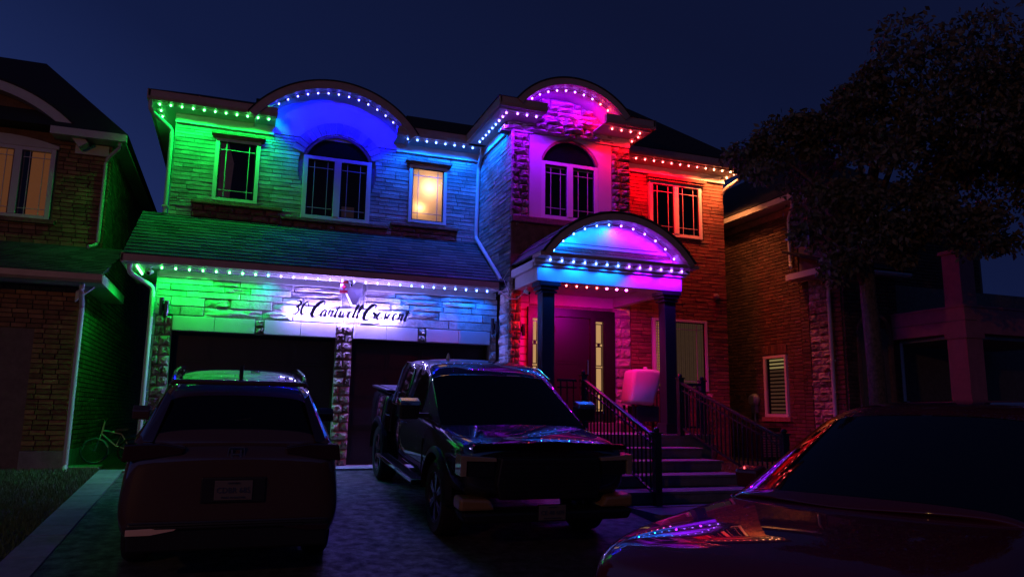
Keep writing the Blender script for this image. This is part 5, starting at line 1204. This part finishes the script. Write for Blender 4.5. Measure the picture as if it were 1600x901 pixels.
for sx in (-1, 1):
    for yy in (-1.85, 1.82): make_wheel(trk, sx*.86, yy, .42, .28, 6)
    # fender flares
    for yc in (-1.85, 1.82):
        fl_ = MB(); o1 = arc_pts(yc, .42, .56, 2, 178, 20); i1 = arc_pts(yc, .42, .495, 2, 178, 20); n = len(o1)
        x0, x1 = sx*.94, sx*1.035
        fl_.v = [(x0, a, c) for a, c in o1]+[(x0, a, c) for a, c in i1]+[(x1-sx*.02, a, c) for a, c in o1]+[(x1, a, c) for a, c in i1]
        for i in range(n-1): fl_.f += [(i, i+1, n+i+1, n+i), (2*n+i+1, 2*n+i, 3*n+i, 3*n+i+1), (i+1, i, 2*n+i, 2*n+i+1), (n+i, n+i+1, 3*n+i+1, 3*n+i)]
        fl_.obj('fender_flare', M['plastic'], trk, keep=False, smooth=True)
    rb = MB().prism([(-1.15, .43), (1.2, .43), (1.2, .49), (-1.15, .49)], sx*.93, sx*1.10, axis='x').obj('running_board', M['plastic'], trk, keep=False, bevel=.012)
    g_ = MB()
    for i in range(26): g_.box(min(sx*.97, sx*1.09), max(sx*.97, sx*1.09), -1.10+i*.088, -1.07+i*.088, .491, .497)
    g_.box(min(sx*1.098, sx*1.106), max(sx*1.098, sx*1.106), -1.15, 1.2, .455, .49).obj('tread_strip', M['chrome'], rb, keep=False)
    mr = MB().prism([(-1.22, 1.22), (-1.24, 1.43), (-1.12, 1.47), (-1.04, 1.44), (-1.03, 1.24)], sx*1.06, sx*1.30, axis='x').obj('door_mirror', M['plastic'], trk, keep=False, bevel=.02)
    MB().prism([(-1.245, 1.38), (-1.25, 1.44), (-1.12, 1.475), (-1.05, 1.45), (-1.05, 1.40)], sx*1.055, sx*1.305, axis='x').obj('mirror_cap', M['chrome'], mr, keep=False, bevel=.015)
    MB().box(min(sx*.92, sx*1.07), max(sx*.92, sx*1.07), -1.17, -1.09, 1.24, 1.29).obj('mirror_arm', M['plastic'], mr, keep=False)
    for yy in (-.02, .98): MB().tube([(sx*.985, yy, 1.07), (sx*1.02, yy+.03, 1.075), (sx*1.02, yy+.16, 1.075), (sx*.985, yy+.19, 1.07)], .012, 6).obj('door_handle', M['chrome'], trk, keep=False)
    # chrome outline of the side glass
    MB().tube([(sx*.955, 1.02, 1.255), (sx*.955, -1.22, 1.235)], .009, 6).tube([(sx*.825, -.80, 1.73), (sx*.79, -.45, 1.86), (sx*.785, .85, 1.87), (sx*.80, 1.08, 1.76), (sx*.935, 1.10, 1.27)], .010, 6).obj('window_trim', M['chrome'], trk, keep=False)
    # door seams
    for yy, z1_ in ((-1.22, 1.2), (.16, 1.22), (1.22, 1.22)): MB().box(min(sx*1.0, sx*1.012), max(sx*1.0, sx*1.012), yy-.006, yy+.006, .56, 1.0).obj('door_seam', M['dark'], trk, keep=False)
    # headlamp: C shape round a dark pocket
    hl = MB(); hl.prism([(sx*.985, .80), (sx*.985, 1.015), (sx*.60, .985), (sx*.60, .945), (sx*.92, .955), (sx*.92, .80)], -2.83, -2.62).obj('headlamp', M['headlamp'], trk, keep=False, bevel=.008)
    MB().box(min(sx*.90, sx*.62), max(sx*.90, sx*.62), -2.815, -2.70, .80, .94).obj('lamp_pocket', M['plastic'], trk, keep=False)
    MB().prism([(sx*.985, .46), (sx*.985, .59), (sx*.66, .57), (sx*.60, .46)], -2.86, -2.60).obj('bumper_corner', mat('bumper_lamplight_tint', (.26, .15, .055), .3, coat=.6) if sx < 0 else bpy.data.materials['bumper_lamplight_tint'], trk, keep=False, bevel=.03)  # amber of the reflected street lamp is mixed into the bumper colour
    MB().tube([(sx*.56, -2.84, .82), (sx*.42, -2.86, .97)], .010, 6).tube([(sx*.56, -2.85, .70), (sx*.48, -2.87, .56)], .010, 6).each('grille_trim', M['chrome'], trk, keep=False)
MB().prism([(-.56, .56), (.56, .56), (.60, .72), (.56, .99), (-.56, .99), (-.60, .72)], -2.85, -2.74).obj('grille', M['plastic'], trk, keep=False, bevel=.02)
for i in range(8): MB().box(-.52, .52, -2.865, -2.845, .60+i*.048, .618+i*.048).obj('grille_bar', M['plastic'], trk, keep=False)
MB().prism([(-.92, .34), (.92, .34), (.98, .45), (-.98, .45)], -2.90, -2.60).obj('front_bumper', M['plastic'], trk, keep=False, bevel=.03)
MB().prism([(-.90, 1.07), (.90, 1.07), (.86, 1.125), (0, 1.155), (-.86, 1.125)], -2.875, -2.80).obj('bug_deflector', M['carglass'], trk, keep=False, bevel=.01)
MB().box(-.08, .08, -2.875, -2.862, .85, .92).obj('emblem', M['plastic'], trk, keep=False)
for sx in (-1, 1):
    MB().tube([(sx*.62, -1.55, 1.235), (sx*.10, -1.50, 1.27)], .008, 6).obj('wiper', M['plastic'], trk, keep=False)
MB().lathe([(.03, 0), (.025, .03), (.012, .07), (.004, .08)], Matrix.Translation((-.36, .15, 1.95)), 10).obj('roof_antenna', M['white'], trk, keep=False)
licence(trk, -2.93, .44, 'CE 48 609', 'YOURS TO DISCOVER')
# ---- maroon car in the right foreground
HD = math.atan2(-.89, -.45)
fc = thing('parked_car', (4.06, 3.54, -1.6), 'glossy maroon car in the right foreground with coloured light streaks on hood and windshield', 'car', rotz=R(-70))
RP = M['redpaint']
rings = [body_ring(*a, cr_=.05) for a in ((-2.26, .55, .36, .68, .60, .64, .74, .80), (-2.18, .74, .28, .82, .60, .79, .82, .89), (-1.95, .83, .24, .90, .60, .87, .87, .955), (-1.4, .85, .22, .925, .62, .90, .93, 1.02), (-.80, .86, .22, .93, .62, .90, .98, 1.08), (0, .86, .22, .93, .60, .90, 1.0, 1.09), (1.0, .86, .2, .93, .60, .90, 1.0, 1.09), (1.9, .84, .26, .92, .6, .86, .97, 1.04), (2.2, .78, .34, .86, .62, .80, .93, 1.0), (2.28, .7, .42, .78, .64, .72, .85, .92))]
fc.scale = (1, 1, 1.06)
finish_body(loft(rings), 'body', RP, fc, 3, [(-1.42, .34, .385, .55, 1.2), (1.32, .34, .385, .55, 1.2)])
gr = [glass_ring(*a) for a in ((-1.02, .78, 1.05, .76, 1.065), (-.92, .82, 1.05, .76, 1.12), (.02, .86, 1.06, .66, 1.52), (.25, .87, 1.06, .64, 1.59), (.52, .87, 1.06, .64, 1.62), (.60, .87, 1.06, .64, 1.625), (1.25, .86, 1.07, .62, 1.61), (1.65, .84, 1.07, .60, 1.55), (2.1, .80, 1.05, .66, 1.18), (2.18, .78, 1.0, .68, 1.08))]
def cls3(i, k):
    if k in (5, 6, 7) and i == 1: return 'windshield'
    if k in (5, 6, 7) and i == 7: return 'rear_window'
    if k in (3, 4) and i in (2, 3, 5): return 'side_window'
    return None
greenhouse(bow(gr, (0, 1, 2, 3), .20, .80), cls3, {None: ('cabin', RP), 'windshield': ('windshield', M['carglass']), 'rear_window': ('rear_window', M['carglass']), 'side_window': ('side_window', M['carglass'])}, fc, 3, dense=(1, 7))
for sx in (-1, 1):
    for yy in (-1.42, 1.32): make_wheel(fc, sx*.80, yy, .335, .22)
    MB().add([(sx*.60, -2.24, .64), (sx*.86, -2.0, .68), (sx*.89, -1.76, .80), (sx*.62, -2.18, .78), (sx*.58, -2.12, .64), (sx*.76, -1.90, .68), (sx*.78, -1.75, .78), (sx*.60, -2.0, .76)], [(0, 1, 2, 3), (7, 6, 5, 4), (0, 4, 5, 1), (1, 5, 6, 2), (2, 6, 7, 3), (3, 7, 4, 0)]).obj('headlamp', M['headlamp'], fc, keep=False, bevel=.01)
    mr = MB().prism([(-.42, 1.07), (-.44, 1.18), (-.32, 1.21), (-.26, 1.17), (-.26, 1.08)], sx*.93, sx*1.10, axis='x').obj('door_mirror', RP, fc, keep=False, bevel=.018)
    MB().tube([(sx*.60, -1.0, 1.085), (sx*.10, -1.06, 1.10)], .008, 6).obj('wiper', M['plastic'], fc, keep=False)
gl_ = MB().prism([(-.50, .40), (.50, .40), (.60, .58), (.55, .76), (-.55, .76), (-.60, .58)], -2.325, -2.2).obj('grille', M['plastic'], fc, keep=False, bevel=.015)
for i in range(4):
    hw = .50+.02*i
    pts = [(x_, -2.345+.10*(abs(x_)/.6)**2.2*.5, .46+i*.085) for x_ in np.linspace(-hw, hw, 9)]
    MB().tube(pts, .012, 8).obj('grille_bar', M['chrome'], fc, keep=False)
MB().tube([(-.63, -2.28, .58), (-.57, -2.31, .78), (0, -2.335, .79), (.57, -2.31, .78), (.63, -2.28, .58)], .016, 8).obj('grille_surround', M['chrome'], fc, keep=False)
MB().lathe([(.062, 0), (.062, .015), (.05, .02)], Matrix.Translation((0, -2.35, .60)) @ Matrix.Rotation(R(90), 4, 'X'), 20).obj('emblem', M['chrome'], fc, keep=False)
MB().box(.93, .945, -1.0, -.90, .72, .75).obj('side_marker', M['amber'], fc, keep=False)

# ================================================================== STREET LAMP (stands behind the camera, warm light on the brick and the cars)
sl = thing('street_lamp', (-9.5, -5.5, -1.6), 'tall street lamp across the road with a warm sodium head', 'street lamp')
MB().tube([(-9.5, -5.5, -1.6), (-9.5, -5.5, 4.1), (-9.2, -5.2, 4.7), (-8.4, -4.4, 4.9)], [.09, .06, .05, .04], 10).obj('pole', M['galv'], sl, smooth=True)
MB().add([(-8.55, -4.75, 4.84), (-8.25, -4.45, 4.84), (-7.95, -3.85, 4.86), (-8.25, -4.1, 4.86), (-8.5, -4.6, 5.0), (-8.3, -4.5, 5.0), (-8.05, -4.0, 4.96), (-8.2, -4.05, 4.96)], [(0, 1, 2, 3), (7, 6, 5, 4), (0, 4, 5, 1), (1, 5, 6, 2), (2, 6, 7, 3), (3, 7, 4, 0)]).obj('lamp_head', M['galv'], sl)
light('sodium_light', (-8.25, -4.3, 4.65), (1, .40, .10), 520, .12, sl)

# ================================================================== FINISH
flush_pieces()
ln.location += Vector((.09, -.5, -.05))
for o in list(sc.objects):
    if o.parent is None and o.type != 'CAMERA': o.location.z += H
print('objects', len(sc.objects))
